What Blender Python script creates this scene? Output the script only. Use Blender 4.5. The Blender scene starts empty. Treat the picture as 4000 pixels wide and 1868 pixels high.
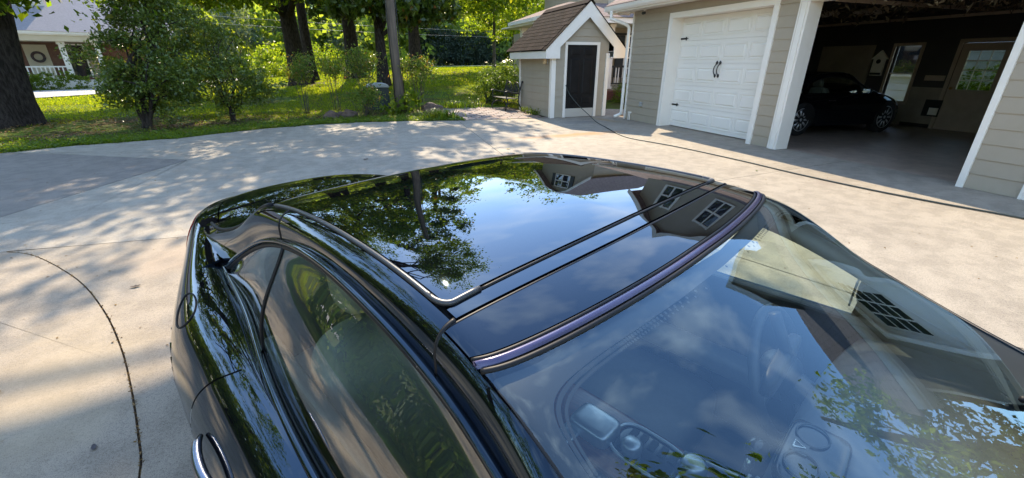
import bpy, bmesh, math, random
import numpy as np
from mathutils import Vector, Matrix, noise as mnoise
R = math.radians
random.seed(7); rng = np.random.default_rng(7)
scn = bpy.context.scene
col = scn.collection

# ---------------------------------------------------------------- camera, sky, sun, exposure
CAMH = 1.65
cam_d = bpy.data.cameras.new('camera'); cam = bpy.data.objects.new('camera', cam_d); col.objects.link(cam)
cam.location = (0, 0, CAMH)
cam.rotation_euler = (R(90 - 22.84), 0, R(-20.1))
cam_d.sensor_width = 36.0; cam_d.lens = 36.0 * 1643 / 4000
cam_d.clip_start = 0.02; cam_d.clip_end = 2000
scn.camera = cam
SUN_EL, SUN_AZ = 40.5, 5.5            # azimuth clockwise from +Y
w = bpy.data.worlds.new('World'); scn.world = w; w.use_nodes = True
nt = w.node_tree; nt.nodes.clear()
wo = nt.nodes.new('ShaderNodeOutputWorld'); bg = nt.nodes.new('ShaderNodeBackground')
sky = nt.nodes.new('ShaderNodeTexSky'); sky.sky_type = 'NISHITA'; sky.sun_disc = False
sky.sun_elevation = R(SUN_EL); sky.sun_rotation = R(SUN_AZ)
sky.air_density = 1.0; sky.dust_density = 0.1; sky.ozone_density = 2.5
# thin streaky clouds over the whole dome
tc = nt.nodes.new('ShaderNodeTexCoord'); mp = nt.nodes.new('ShaderNodeMapping')
mp.inputs['Scale'].default_value = (1.2, 2.6, 5.0); mp.inputs['Rotation'].default_value = (0, 0, R(25))
nz = nt.nodes.new('ShaderNodeTexNoise'); nz.inputs['Scale'].default_value = 2.2; nz.inputs['Detail'].default_value = 3; nz.inputs['Roughness'].default_value = 0.55
cr = nt.nodes.new('ShaderNodeValToRGB'); cr.color_ramp.elements[0].position = 0.5; cr.color_ramp.elements[1].position = 0.85
cr.color_ramp.elements[0].color = (0, 0, 0, 1); cr.color_ramp.elements[1].color = (0.36, 0.36, 0.36, 1)
mx = nt.nodes.new('ShaderNodeMix'); mx.data_type = 'RGBA'; mx.inputs[7].default_value = (9.0, 8.7, 8.3, 1)
L = nt.links.new
L(tc.outputs['Generated'], mp.inputs['Vector']); L(mp.outputs['Vector'], nz.inputs['Vector']); L(nz.outputs['Fac'], cr.inputs['Fac'])
L(cr.outputs['Color'], mx.inputs[0]); tn = nt.nodes.new('ShaderNodeMix'); tn.data_type = 'RGBA'; tn.blend_type = 'MULTIPLY'; tn.inputs[0].default_value = 1; tn.inputs[7].default_value = (1.02, 0.99, 0.95, 1)
L(sky.outputs['Color'], tn.inputs[6]); L(tn.outputs[2], mx.inputs[6]); L(mx.outputs[2], bg.inputs['Color'])
bg.inputs['Strength'].default_value = 0.15; L(bg.outputs['Background'], wo.inputs['Surface'])
sun_d = bpy.data.lights.new('sun', 'SUN'); sun_d.energy = 2.5; sun_d.angle = R(0.53); sun_d.color = (1, 0.84, 0.62)
sun = bpy.data.objects.new('sun', sun_d); col.objects.link(sun)
SD = Vector((math.cos(R(SUN_EL)) * math.sin(R(SUN_AZ)), math.cos(R(SUN_EL)) * math.cos(R(SUN_AZ)), math.sin(R(SUN_EL))))
sun.rotation_euler = SD.to_track_quat('Z', 'Y').to_euler(); sun.location = (0, 30, 30)
scn.view_settings.view_transform = 'Standard'; scn.view_settings.look = 'None'
scn.view_settings.exposure = 2.1; scn.view_settings.gamma = 1; scn.view_settings.use_curve_mapping = False
scn.cycles.max_bounces = 9; scn.cycles.transparent_max_bounces = 16; scn.cycles.glossy_bounces = 5
scn.cycles.diffuse_bounces = 3; scn.cycles.sample_clamp_indirect = 6; scn.cycles.use_denoising = True
scn.cycles.caustics_reflective = False; scn.cycles.caustics_refractive = False

# ---------------------------------------------------------------- materials
def nodes(name):
    m = bpy.data.materials.new(name); m.use_nodes = True; t = m.node_tree; b = t.nodes['Principled BSDF']
    return m, t, b
def setc(b, c, rough=0.5, metal=0.0, ior=None, spec=None):
    b.inputs['Base Color'].default_value = (*c, 1); b.inputs['Roughness'].default_value = rough
    b.inputs['Metallic'].default_value = metal
    if ior: b.inputs['IOR'].default_value = ior
    if spec is not None: b.inputs['Specular IOR Level'].default_value = spec
def plain(name, c, rough=0.5, metal=0.0, ior=None, spec=None):
    m, t, b = nodes(name); setc(b, c, rough, metal, ior, spec); return m
def noise_node(t, scale, detail=4, rough=0.55, coord='Object', stretch=None):
    tcn = t.nodes.new('ShaderNodeTexCoord'); n = t.nodes.new('ShaderNodeTexNoise')
    n.inputs['Scale'].default_value = scale; n.inputs['Detail'].default_value = detail; n.inputs['Roughness'].default_value = rough
    if stretch:
        mpn = t.nodes.new('ShaderNodeMapping'); mpn.inputs['Scale'].default_value = stretch
        t.links.new(tcn.outputs[coord], mpn.inputs['Vector']); t.links.new(mpn.outputs['Vector'], n.inputs['Vector'])
    else: t.links.new(tcn.outputs[coord], n.inputs['Vector'])
    return n
def ramp(t, src, stops):
    r = t.nodes.new('ShaderNodeValToRGB'); e = r.color_ramp.elements
    while len(e) < len(stops): e.new(0.5)
    for k, (p, c) in enumerate(stops): e[k].position = p; e[k].color = (*c, 1) if len(c) == 3 else c
    t.links.new(src, r.inputs['Fac']); return r
def mixc(t, fac, a, b_, mode='MIX'):
    n = t.nodes.new('ShaderNodeMix'); n.data_type = 'RGBA'; n.blend_type = mode
    for s, v in ((0, fac), (6, a), (7, b_)):
        if hasattr(v, 'is_linked') or hasattr(v, 'links'): t.links.new(v, n.inputs[s])
        elif isinstance(v, (int, float)): n.inputs[s].default_value = v
        else: n.inputs[s].default_value = (*v, 1)
    return n.outputs[2]
def bump(t, b, src, strength=0.3, dist=0.01):
    n = t.nodes.new('ShaderNodeBump'); n.inputs['Strength'].default_value = strength; n.inputs['Distance'].default_value = dist
    t.links.new(src, n.inputs['Height']); t.links.new(n.outputs['Normal'], b.inputs['Normal'])
def mottled(name, c1, c2, scale, rough=0.7, bscale=None, bstr=0.3, bdist=0.01, stretch=None, detail=5, lo=0.35, hi=0.65, spec=None):
    m, t, b = nodes(name); setc(b, c1, rough, spec=spec)
    n = noise_node(t, scale, detail, stretch=stretch); r = ramp(t, n.outputs['Fac'], [(lo, c1), (hi, c2)])
    t.links.new(r.outputs['Color'], b.inputs['Base Color'])
    if bscale:
        n2 = noise_node(t, bscale, 6, 0.65, stretch=stretch); bump(t, b, n2.outputs['Fac'], bstr, bdist)
    return m
def leafmat(name, stops, rough=0.45, trans=0.45, spec=0.35):
    m, t, b = nodes(name); setc(b, stops[0][1], rough, spec=spec)
    g = t.nodes.new('ShaderNodeNewGeometry'); r = ramp(t, g.outputs['Random Per Island'], stops)
    t.links.new(r.outputs['Color'], b.inputs['Base Color'])
    tr = t.nodes.new('ShaderNodeBsdfTranslucent'); ms = t.nodes.new('ShaderNodeMixShader'); ms.inputs[0].default_value = trans
    tw = mixc(t, 1.0, r.outputs['Color'], (2.6, 2.3, 0.7), 'MULTIPLY')
    t.links.new(tw, tr.inputs['Color'])
    out = t.nodes['Material Output']
    t.links.new(b.outputs[0], ms.inputs[1]); t.links.new(tr.outputs[0], ms.inputs[2]); t.links.new(ms.outputs[0], out.inputs['Surface'])
    return m
def glassmat(name, tint, ior=1.6, rough=0.0, gcol=(1, 1, 1)):
    m = bpy.data.materials.new(name); m.use_nodes = True; t = m.node_tree; t.nodes.clear()
    o = t.nodes.new('ShaderNodeOutputMaterial'); fr = t.nodes.new('ShaderNodeFresnel'); gm = t.nodes.new('ShaderNodeNewGeometry'); mr_ = t.nodes.new('ShaderNodeMapRange'); mr_.inputs['To Min'].default_value = ior; mr_.inputs['To Max'].default_value = 1/ior
    t.links.new(gm.outputs['Backfacing'], mr_.inputs['Value']); t.links.new(mr_.outputs['Result'], fr.inputs['IOR'])   # same reflectance seen from either side
    gl = t.nodes.new('ShaderNodeBsdfGlossy'); gl.inputs['Color'].default_value = (*gcol, 1); gl.inputs['Roughness'].default_value = rough
    tp = t.nodes.new('ShaderNodeBsdfTransparent'); tp.inputs['Color'].default_value = (*tint, 1)
    ms = t.nodes.new('ShaderNodeMixShader')
    t.links.new(fr.outputs[0], ms.inputs[0]); t.links.new(tp.outputs[0], ms.inputs[1]); t.links.new(gl.outputs[0], ms.inputs[2]); t.links.new(ms.outputs[0], o.inputs['Surface'])
    return m
M = {}

# ---------------------------------------------------------------- mesh helpers
WL = {}                                   # world position subtracted from a child's vertices
def finish(o, parent=None, label=None, cat=None, group=None, kind=None):
    if parent is not None: o.parent = parent
    if label: o['label'] = label
    if cat: o['category'] = cat
    if group: o['group'] = group
    if kind: o['kind'] = kind
    return o
def thing(name, label, cat, loc=(0, 0, 0), rotz=0, group=None, kind=None, local=False):
    o = bpy.data.objects.new(name, None); col.objects.link(o); o.empty_display_size = 0.2
    o.location = loc; o.rotation_euler = (0, 0, rotz)
    WL[o.name] = np.zeros(3) if (local or rotz) else np.array(loc, float)
    return finish(o, None, label, cat, group, kind)
class MB:
    def __init__(s): s.v = []; s.f = []
    def add(s, vs, fs):
        n = len(s.v); s.v += [tuple(map(float, p)) for p in vs]; s.f += [tuple(i + n for i in q) for q in fs]; return s
    def box(s, lo, hi):
        x0, y0, z0 = lo; x1, y1, z1 = hi
        return s.add([(x0,y0,z0),(x1,y0,z0),(x1,y1,z0),(x0,y1,z0),(x0,y0,z1),(x1,y0,z1),(x1,y1,z1),(x0,y1,z1)],
                     [(0,3,2,1),(4,5,6,7),(0,1,5,4),(1,2,6,5),(2,3,7,6),(3,0,4,7)])
    def hexa(s, p):                       # eight corners: bottom loop then top loop
        return s.add(p, [(0,3,2,1),(4,5,6,7),(0,1,5,4),(1,2,6,5),(2,3,7,6),(3,0,4,7)])
    def prism(s, poly, d):                # polygon (3d points) extruded by vector d
        n = len(poly); d = np.array(d, float); a = [np.array(p, float) for p in poly]
        return s.add(a + [p + d for p in a], [tuple(range(n - 1, -1, -1)), tuple(range(n, 2 * n))] + [(i, (i + 1) % n, n + (i + 1) % n, n + i) for i in range(n)])
    def tube(s, pts, r, n=8, cap=True, flat=None):
        P = np.array(pts, float); k = len(P); rr = np.broadcast_to(np.array(r, float), (k,))
        T = np.gradient(P, axis=0); T /= np.linalg.norm(T, axis=1)[:, None] + 1e-9
        up = np.array((0, 0, 1.0)) if abs(T[0, 2]) < 0.9 else np.array((1.0, 0, 0))
        N = np.cross(T[0], up); N /= np.linalg.norm(N); vs = []
        for i in range(k):
            N = N - T[i] * (N @ T[i]); N /= np.linalg.norm(N) + 1e-9; B = np.cross(T[i], N)
            for j in range(n):
                a = 2 * math.pi * j / n
                vs.append(P[i] + rr[i] * (N * math.cos(a) + B * math.sin(a) * (flat or 1)))
        fs = [(i*n+j, i*n+(j+1)%n, (i+1)*n+(j+1)%n, (i+1)*n+j) for i in range(k-1) for j in range(n)]
        if cap: fs += [tuple(range(n-1, -1, -1)), tuple(range((k-1)*n, k*n))]
        return s.add(vs, fs)
    def grid(s, P, flip=False, closeu=False):
        a, b = P.shape[:2]; vs = P.reshape(-1, 3); fs = []
        for i in range(a - 1 + (1 if closeu else 0)):
            for j in range(b - 1):
                i2 = (i + 1) % a; q = (i*b+j, i2*b+j, i2*b+j+1, i*b+j+1)
                fs.append(q[::-1] if flip else q)
        return s.add(vs, fs)
    def lathe(s, prof, c=(0,0,0), n=16, axis='z'):
        vs = []
        for (r, h) in prof:
            for j in range(n):
                a = 2*math.pi*j/n; x, y = r*math.cos(a), r*math.sin(a)
                p = {'z': (x, y, h), 'y': (x, h, y), 'x': (h, x, y)}[axis]
                vs.append((p[0]+c[0], p[1]+c[1], p[2]+c[2]))
        k = len(prof); fs = [(i*n+j, i*n+(j+1)%n, (i+1)*n+(j+1)%n, (i+1)*n+j) for i in range(k-1) for j in range(n)]
        fs += [tuple(range(n-1,-1,-1)), tuple(range((k-1)*n, k*n))]
        return s.add(vs, fs)
    def mesh(s, name, mat, smooth=False, off=None, bevel=0):
        me = bpy.data.meshes.new(name); v = np.array(s.v, float)
        if off is not None: v = v - off
        me.from_pydata(v.tolist(), [], s.f)
        bm = bmesh.new(); bm.from_mesh(me); bmesh.ops.recalc_face_normals(bm, faces=bm.faces)
        if bevel:
            es = [e for e in bm.edges if len(e.link_faces) == 2 and e.calc_face_angle(0) > 0.6]
            bmesh.ops.bevel(bm, geom=es, offset=bevel, segments=2, profile=0.5, affect='EDGES')
        bm.to_mesh(me); bm.free()
        if mat: me.materials.append(mat)
        if smooth: me.shade_smooth() if smooth is True else me.shade_smooth()
        return me
    def build(s, name, mat, parent=None, smooth=False, bevel=0, **kw):
        off = WL.get(parent.name) if parent is not None else None
        me = s.mesh(name, mat, smooth, off, bevel); o = bpy.data.objects.new(name, me); col.objects.link(o)
        if parent is not None and parent.name in WL: WL[o.name] = WL[parent.name]
        if smooth == 'auto':
            me.set_sharp_from_angle(angle=R(35))
        return finish(o, parent, **kw)
def piece(name, me, parent, loc, rot=None):          # one more object on a shared mesh
    o = bpy.data.objects.new(name, me); col.objects.link(o); o.parent = parent
    o.location = np.array(loc, float) - WL.get(parent.name, np.zeros(3))
    if rot: o.rotation_euler = rot
    WL[o.name] = np.array(loc, float)
    return o
def fastmesh(name, V, F, mat, smooth=False):
    me = bpy.data.meshes.new(name); n, k = F.shape
    me.vertices.add(len(V)); me.vertices.foreach_set('co', V.astype(np.float32).ravel())
    me.loops.add(n * k); me.loops.foreach_set('vertex_index', F.astype(np.int32).ravel())
    me.polygons.add(n); me.polygons.foreach_set('loop_start', np.arange(0, n * k, k, dtype=np.int32))
    me.polygons.foreach_set('loop_total', np.full(n, k, dtype=np.int32))
    me.update(calc_edges=True); me.validate()
    if mat: me.materials.append(mat)
    if smooth: me.shade_smooth()
    return me
def link(name, me, parent=None, **kw):
    o = bpy.data.objects.new(name, me); col.objects.link(o); return finish(o, parent, **kw)
def copy_tree(o, parent=None):
    c = o.copy(); col.objects.link(c)
    if parent is not None: c.parent = parent
    for ch in list(o.children): copy_tree(ch, c)
    return c
def inpoly(x, y, poly):
    r = np.zeros(x.shape, bool); n = len(poly)
    for i in range(n):
        x0, y0 = poly[i]; x1, y1 = poly[(i + 1) % n]
        c = ((y0 > y) != (y1 > y)) & (x < (x1 - x0) * (y - y0) / (y1 - y0 + 1e-12) + x0); r ^= c
    return r
def sstep(a, b, x):
    t = np.clip((x - a) / (b - a), 0, 1); return t * t * (3 - 2 * t)
def tz(x, y):                             # height of the lawn
    x = np.asarray(x, float); y = np.asarray(y, float); d = np.hypot(x, y)
    az = np.degrees(np.arctan2(x, np.maximum(y, 0.1)))
    return -0.03 + 1.18 * sstep(-22, 18, az) * sstep(15, 36, d) * (y > 0)
def smooth_line(pts, n=8):                # Catmull-Rom through points
    P = np.array(pts, float); P = np.vstack([2*P[0]-P[1], P, 2*P[-1]-P[-2]]); out = []
    for i in range(1, len(P) - 2):
        for t in np.linspace(0, 1, n, endpoint=False):
            a, b, c, d = P[i-1:i+3]
            out.append(0.5*((2*b)+(-a+c)*t+(2*a-5*b+4*c-d)*t*t+(-a+3*b-3*c+d)*t**3))
    out.append(P[-2]); return np.array(out)
# ================================================================ ground
def concrete(name, base, dark, stains=(), rough=0.8):
    m, t, b = nodes(name); setc(b, base, rough, spec=0.3)
    n1 = noise_node(t, 0.55, 6, 0.6); r1 = ramp(t, n1.outputs['Fac'], [(0.3, dark), (0.62, base)])
    n2 = noise_node(t, 60, 3, 0.7); r2 = ramp(t, n2.outputs['Fac'], [(0.3, (0.72,)*3), (0.5, (1,)*3), (0.75, (1.08,)*3)])
    c = mixc(t, 1.0, r1.outputs['Color'], r2.outputs['Color'], 'MULTIPLY')
    n3 = noise_node(t, 4.5, 5, 0.65); r3 = ramp(t, n3.outputs['Fac'], [(0.42, (0.8,)*3), (0.56, (1,)*3)])
    c = mixc(t, 0.85, c, r3.outputs['Color'], 'MULTIPLY')
    n4 = noise_node(t, 230, 2, 0.5); r4 = ramp(t, n4.outputs['Fac'], [(0.38, (0.4, 0.36, 0.33)), (0.45, (1,)*3)])
    c = mixc(t, 0.7, c, r4.outputs['Color'], 'MULTIPLY')
    tcn = t.nodes.new('ShaderNodeTexCoord')
    for (cx, cy, sx, sy, rot, colr, amt) in stains:
        mpn = t.nodes.new('ShaderNodeMapping'); mpn.vector_type = 'TEXTURE'
        mpn.inputs['Location'].default_value = (cx, cy, 0); mpn.inputs['Rotation'].default_value = (0, 0, rot); mpn.inputs['Scale'].default_value = (sx, sy, 1)
        t.links.new(tcn.outputs['Object'], mpn.inputs['Vector'])
        ln = t.nodes.new('ShaderNodeVectorMath'); ln.operation = 'LENGTH'; t.links.new(mpn.outputs['Vector'], ln.inputs[0])
        nn = noise_node(t, 2.6, 5, 0.7); ad = t.nodes.new('ShaderNodeMath'); ad.operation = 'MULTIPLY_ADD'
        t.links.new(nn.outputs['Fac'], ad.inputs[0]); ad.inputs[1].default_value = 1.6; ad.inputs[2].default_value = -0.8
        a2 = t.nodes.new('ShaderNodeMath'); a2.operation = 'ADD'; t.links.new(ln.outputs['Value'], a2.inputs[0]); t.links.new(ad.outputs[0], a2.inputs[1])
        rr = ramp(t, a2.outputs[0], [(0.3, (amt,)*3), (1.0, (0, 0, 0))])
        c = mixc(t, rr.outputs['Color'], c, colr)
    t.links.new(c, b.inputs['Base Color'])
    nb = noise_node(t, 90, 5, 0.7); bump(t, b, nb.outputs['Fac'], 0.45, 0.005)
    return m
RUST = (0.36, 0.19, 0.08); GREYST = (0.16, 0.15, 0.14)
ST = [(5.0, 9.35, 1.9, 0.28, 0.05, RUST, 0.85), (7.3, 11.6, 0.25, 0.8, 0.1, (0.3, 0.2, 0.08), 0.6), (6.3, 11.4, 0.7, 0.45, 0, GREYST, 0.55), (0.4, 11.0, 0.5, 0.2, 0.2, (0.42, 0.31, 0.2), 0.6), (6.55, 4.1, 0.55, 0.22, 0.4, (0.25, 0.21, 0.17), 0.8),
      (2.75, 1.0, 0.35, 0.7, 0.2, (0.2, 0.16, 0.13), 0.6), (-1.75, 2.6, 0.5, 1.0, 0.2, (0.42, 0.33, 0.2), 0.35), (-1.55, 4.4, 0.9, 0.5, 0.2, (0.3, 0.22, 0.15), 0.45)]
M['conc'] = concrete('driveway_concrete', (0.37, 0.325, 0.26), (0.30, 0.262, 0.21), ST)
M['conc2'] = concrete('old_concrete', (0.34, 0.285, 0.215), (0.26, 0.215, 0.165), ST)
M['conc3'] = concrete('brown_concrete', (0.255, 0.222, 0.188), (0.2, 0.172, 0.146))
M['gfloor'] = concrete('garage_concrete', (0.46, 0.36, 0.28), (0.3, 0.235, 0.185), (), 0.35)
M['soil'] = mottled('soil', (0.11, 0.07, 0.04), (0.06, 0.04, 0.024), 9, 0.95, 40, 0.8, 0.03)
def lawnmat():
    m, t, b = nodes('lawn_soil'); setc(b, (0.06, 0.09, 0.02), 0.95, spec=0.1)
    n = noise_node(t, 0.55, 5, 0.65); r = ramp(t, n.outputs['Fac'], [(0.38, (0.085, 0.058, 0.03)), (0.47, (0.075, 0.085, 0.02)), (0.62, (0.085, 0.14, 0.015))])
    n2 = noise_node(t, 14, 5, 0.7); r2 = ramp(t, n2.outputs['Fac'], [(0.3, (0.55,)*3), (0.7, (1.25,)*3)])
    t.links.new(mixc(t, 1.0, r.outputs['Color'], r2.outputs['Color'], 'MULTIPLY'), b.inputs['Base Color'])
    bump(t, b, n2.outputs['Fac'], 0.8, 0.05); return m
M['lawn'] = lawnmat()
E1 = [(-8.2, 10.75), (-7.4, 11.0), (-6.6, 11.2), (-5.64, 11.72), (-3.89, 12.1), (-2.46, 13.05), (-1.2, 13.45), (0.13, 13.58), (1.6, 13.4), (3.0, 12.98)]
J4 = [(-6.6, 11.2), (-5.36, 10.66), (-2.95, 9.21)]
J3 = [(-2.95, 9.21), (-3.97, 6.3), (-4.4, 5.1)]
J5 = [(-2.95, 9.21), (0.98, 8.67), (2.66, 8.4)]
J6a = [(3.0, 12.98), (2.66, 8.4)]; J6b = [(2.66, 8.4), (2.42, 4.62)]; J6c = [(2.42, 4.62), (1.9, -12)]
J2 = [(-3.25, 5.03), (-1.78, 4.89), (2.42, 4.62)]
J1a = [(-4.4, 5.1), (-3.25, 5.03)]
J1 = smooth_line([(-3.25, 5.03), (-2.92, 4.81), (-2.32, 4.12), (-1.88, 3.46), (-1.57, 2.9), (-1.36, 2.46), (-1.17, 2.02), (-1.07, 1.74), (-0.98, 1.2), (-0.95, 0.0)], 4).tolist() + [(-0.95, -12)]
J7 = [(2.42, 4.62), (5.07, 4.74), (8.3, 5.02)]
def chain(*ls):
    out = []
    for l in ls:
        for p in l:
            if not out or np.hypot(p[0]-out[-1][0], p[1]-out[-1][1]) > 1e-6: out.append(tuple(p[:2]))
    return out
rv = lambda l: list(l)[::-1]
SLABS = [
  (chain(E1[2:], J6a, rv(J5), rv(J4)), 'conc', None),
  (chain(E1[:3], J4, J3, [(-5, 3.4), (-8.2, 3.4)]), 'conc3', 'browner concrete slab'),
  (chain(J3, J1a, J2, rv(J6b), rv(J5)), 'conc', None),
  (chain(rv([(-9, -12), (-8.2, 3.4), (-5, 3.4), (-4.4, 5.1)]), [(-9, -12)], rv(J1), rv(J1a)), 'conc2', 'coarser concrete slab with a curved edge'),
  (chain(J1, [(1.9, -12)], rv(J6c), rv(J2)), 'conc2', None),
  (chain(J6a, J6b, J7, [(8.3, 12.55), (5.89, 12.55)]), 'conc', None),
  (chain(J7, [(8.3, -12)], rv(J6c)), 'conc', None),
]
DRIVE = chain(E1, [(5.89, 12.55), (8.3, 12.55), (8.3, -12), (-9, -12), (-8.2, 3.4)])
def inset(poly, d):
    P = np.array(poly); n = len(P)
    A = 0.5*np.sum(P[:, 0]*np.roll(P[:, 1], -1) - np.roll(P[:, 0], -1)*P[:, 1])
    if A < 0: P = P[::-1]
    e0 = P - np.roll(P, 1, 0); e1 = np.roll(P, -1, 0) - P
    n0 = np.c_[-e0[:, 1], e0[:, 0]] / (np.linalg.norm(e0, axis=1)[:, None] + 1e-9); n1 = np.c_[-e1[:, 1], e1[:, 0]] / (np.linalg.norm(e1, axis=1)[:, None] + 1e-9)
    b = n0 + n1; k = np.maximum(np.sum(b * n0, 1), 0.35)
    return P + d * b / k[:, None]
def slab(name, poly, z0, z1, mat, parent, gap=0.006, **kw):
    bm = bmesh.new(); P = inset(poly, gap); vs = [bm.verts.new((x, y, z1)) for x, y in P]; f = bm.faces.new(vs)
    bmesh.ops.recalc_face_normals(bm, faces=[f])
    if f.normal.z < 0: f.normal_flip()
    r = bmesh.ops.extrude_face_region(bm, geom=[f]); bmesh.ops.translate(bm, vec=(0, 0, z0 - z1), verts=[g for g in r['geom'] if isinstance(g, bmesh.types.BMVert)])
    bmesh.ops.recalc_face_normals(bm, faces=bm.faces); bmesh.ops.triangulate(bm, faces=[f for f in bm.faces if len(f.verts) > 4])
    me = bpy.data.meshes.new(name); bm.to_mesh(me); bm.free(); me.materials.append(mat)
    return link(name, me, parent, **kw)
driveway = thing('driveway', None, None, kind='structure')
for p, m, lab in SLABS: slab('slab', p, -0.1, 0.0, M[m], driveway, gap=0.005, label=lab)
slab('driveway_bed', [(-9, -12), (8.6, -12), (8.6, 12.7), (3, 12.9), (0, 13.4), (-2.4, 12.9), (-4, 12), (-6.6, 11), (-8.1, 10.6), (-8.1, 3.4)], -0.5, -0.018, M['soil'], driveway, 0.0)
# lawn: one sheet out to the horizon
def axis(a, b, n, p): t = np.linspace(0, 1, n); return a + (b - a) * t ** p
ys = np.concatenate([[-300, -100, -30, -12.5], np.linspace(-11, 9, 12), np.linspace(9.4, 45, 90), axis(46, 420, 40, 2.2)])
xs = np.concatenate([-axis(41, 420, 22, 2)[::-1], np.linspace(-40, 45, 120), axis(46, 420, 22, 2)])
XX, YY = np.meshgrid(xs, ys, indexing='ij'); ZZ = tz(XX, YY)
ZZ = ZZ - 0.4 * inpoly(XX, YY, [tuple(p) for p in inset(DRIVE, 0.5)])
ZZ -= 0.35 * ((XX > 8.2) & (YY < 12.3) & (YY > -12))
P = np.stack([XX, YY, ZZ], -1); a, b_ = XX.shape
I = np.arange(a * b_).reshape(a, b_); F = np.stack([I[:-1, :-1], I[1:, :-1], I[1:, 1:], I[:-1, 1:]], -1).reshape(-1, 4)
link('lawn', fastmesh('lawn', P.reshape(-1, 3), F, M['lawn'], True), kind='structure')
# far road
M['road'] = mottled('pale_road', (0.42, 0.4, 0.39), (0.36, 0.345, 0.335), 2, 0.85, 60, 0.2, 0.004)  # pale grey road surface, mottled at random
rd = []
for az, d, wd in [(-60, 37, 7), (-45, 35, 7), (-30, 35.2, 7.6), (-25, 36.5, 8), (-20, 39, 7.5), (-14, 44, 7), (-8, 52, 7), (0, 62, 7), (8, 62, 6.5), (15, 58, 6), (20, 57, 5.5), (28, 56, 5.5), (50, 60, 5)]:
    s, c = math.sin(R(az)), math.cos(R(az))
    rd.append([(s*(d-wd/2), c*(d-wd/2)), (s*(d+wd/2), c*(d+wd/2))])
rd = np.array(rd); fine = np.stack([smooth_line(rd[:, k], 8) for k in (0, 1)], 1)
G = np.array([[(*(p0*(1-t)+p1*t), 0) for t in np.linspace(0, 1, 5)] for p0, p1 in fine]); G[..., 2] = tz(G[..., 0], G[..., 1]) + 0.06
MB().grid(G).build('road', M['road'], None, True, kind='structure')
# patio of stone pavers
M['paver'] = mottled('paver_stone', (0.3, 0.25, 0.22), (0.2, 0.165, 0.15), 5, 0.85, 60, 0.5, 0.006)
M['paver2'] = mottled('paver_stone_red', (0.28, 0.2, 0.165), (0.19, 0.14, 0.12), 5, 0.85, 60, 0.5, 0.006)
patio = thing('patio', None, None, (4.5, 14.5, 0), kind='structure')
PATIO = [(3.05, 13.03), (5.95, 12.62), (5.95, 15.6), (5.7, 16.6), (4.6, 17.6), (3.3, 17.0), (2.8, 15)]
slab('patio_bed', PATIO, -0.2, -0.012, M['soil'], patio, 0)
bpy.context.view_layer.update()
for o in patio.children: o.location = -Vector((4.5, 14.5, 0))
meA = [MB().box((-0.105, -0.055, -0.06), (0.105, 0.055, 0.0)).mesh('paver', M[k], bevel=0.008) for k in ('paver', 'paver2')]
meB = [MB().box((-0.16, -0.14, -0.06), (0.16, 0.14, 0.0)).mesh('paver', M[k], bevel=0.012) for k in ('paver', 'paver2')]
for k in range(14):                                   # border course along the concrete
    t = (k + 0.5) / 14; piece('paver', random.choice(meA), patio, (3.05+2.84*t, 13.03-0.41*t+0.075, 0.006+random.uniform(-.003, .003)), (0, 0, -0.143))
yy = 13.3; row = 0
while yy < 17.4:
    xx = 2.8 + (0.17 if row % 2 else 0)
    while xx < 5.95:
        y2 = yy - 0.143 * (xx - 3.05)
        if inpoly(np.array([xx]), np.array([y2]), PATIO)[0] and inpoly(np.array([xx-.1]), np.array([y2-.2]), PATIO)[0] and xx < 5.8:
            piece('paver', random.choice(meB), patio, (xx, y2, 0.004+random.uniform(-.006, .006)), (random.uniform(-.012, .012), random.uniform(-.012, .012), -0.143+random.uniform(-.03, .03)))
        xx += 0.335
    yy += 0.295; row += 1
slab('walkway', [(7.95, 12.56), (9.4, 12.56), (10.2, 15.2), (8.6, 16.4), (8.0, 15.0)], -0.1, 0.002, M['conc'], None, 0, kind='structure')
M['mulch'] = mottled('red_mulch', (0.32, 0.12, 0.07), (0.16, 0.06, 0.035), 26, 0.95, 45, 1.0, 0.04)
slab('mulch_bed', [(9.45, 12.6), (14, 12.6), (14, 16.7), (9.5, 16.7), (10.25, 15.2)], -0.1, 0.03, M['mulch'], None, 0, kind='structure')
# ================================================================ garage house
M['siding'] = mottled('taupe_siding_paint', (0.40, 0.335, 0.255), (0.375, 0.315, 0.235), 3, 0.6, 120, 0.12, 0.002)
M['white'] = mottled('white_trim_paint', (0.88, 0.82, 0.74), (0.85, 0.79, 0.71), 2, 0.45, 150, 0.05, 0.001)
M['doorwhite'] = mottled('garage_door_paint', (0.88, 0.83, 0.76), (0.86, 0.81, 0.74), 1, 0.4)
M['black'] = plain('black_iron', (0.012, 0.012, 0.012), 0.5)
M['blackdoor'] = mottled('black_door_paint', (0.012, 0.011, 0.011), (0.017, 0.016, 0.016), 4, 0.5, spec=.15)
M['darkwall'] = mottled('garage_dark_wall', (0.06, 0.052, 0.05), (0.045, 0.04, 0.04), 2, 0.85)
M['tanwall'] = mottled('garage_tan_wainscot', (0.32, 0.26, 0.2), (0.26, 0.21, 0.165), 3, 0.8)
M['tanframe'] = mottled('tan_door_frame', (0.45, 0.34, 0.25), (0.4, 0.3, 0.22), 5, 0.6)
M['grey'] = plain('grey_metal', (0.35, 0.35, 0.34), 0.45)
M['brick'] = mottled('red_brick', (0.26, 0.09, 0.06), (0.18, 0.06, 0.045), 8, 0.85, 60, 0.5, 0.006)
M['pane'] = plain('window_pane', (0.02, 0.025, 0.03), 0.03, ior=1.9)
M['bluesiding'] = mottled('pale_siding', (0.78, 0.8, 0.82), (0.72, 0.74, 0.76), 2, 0.6)
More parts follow.
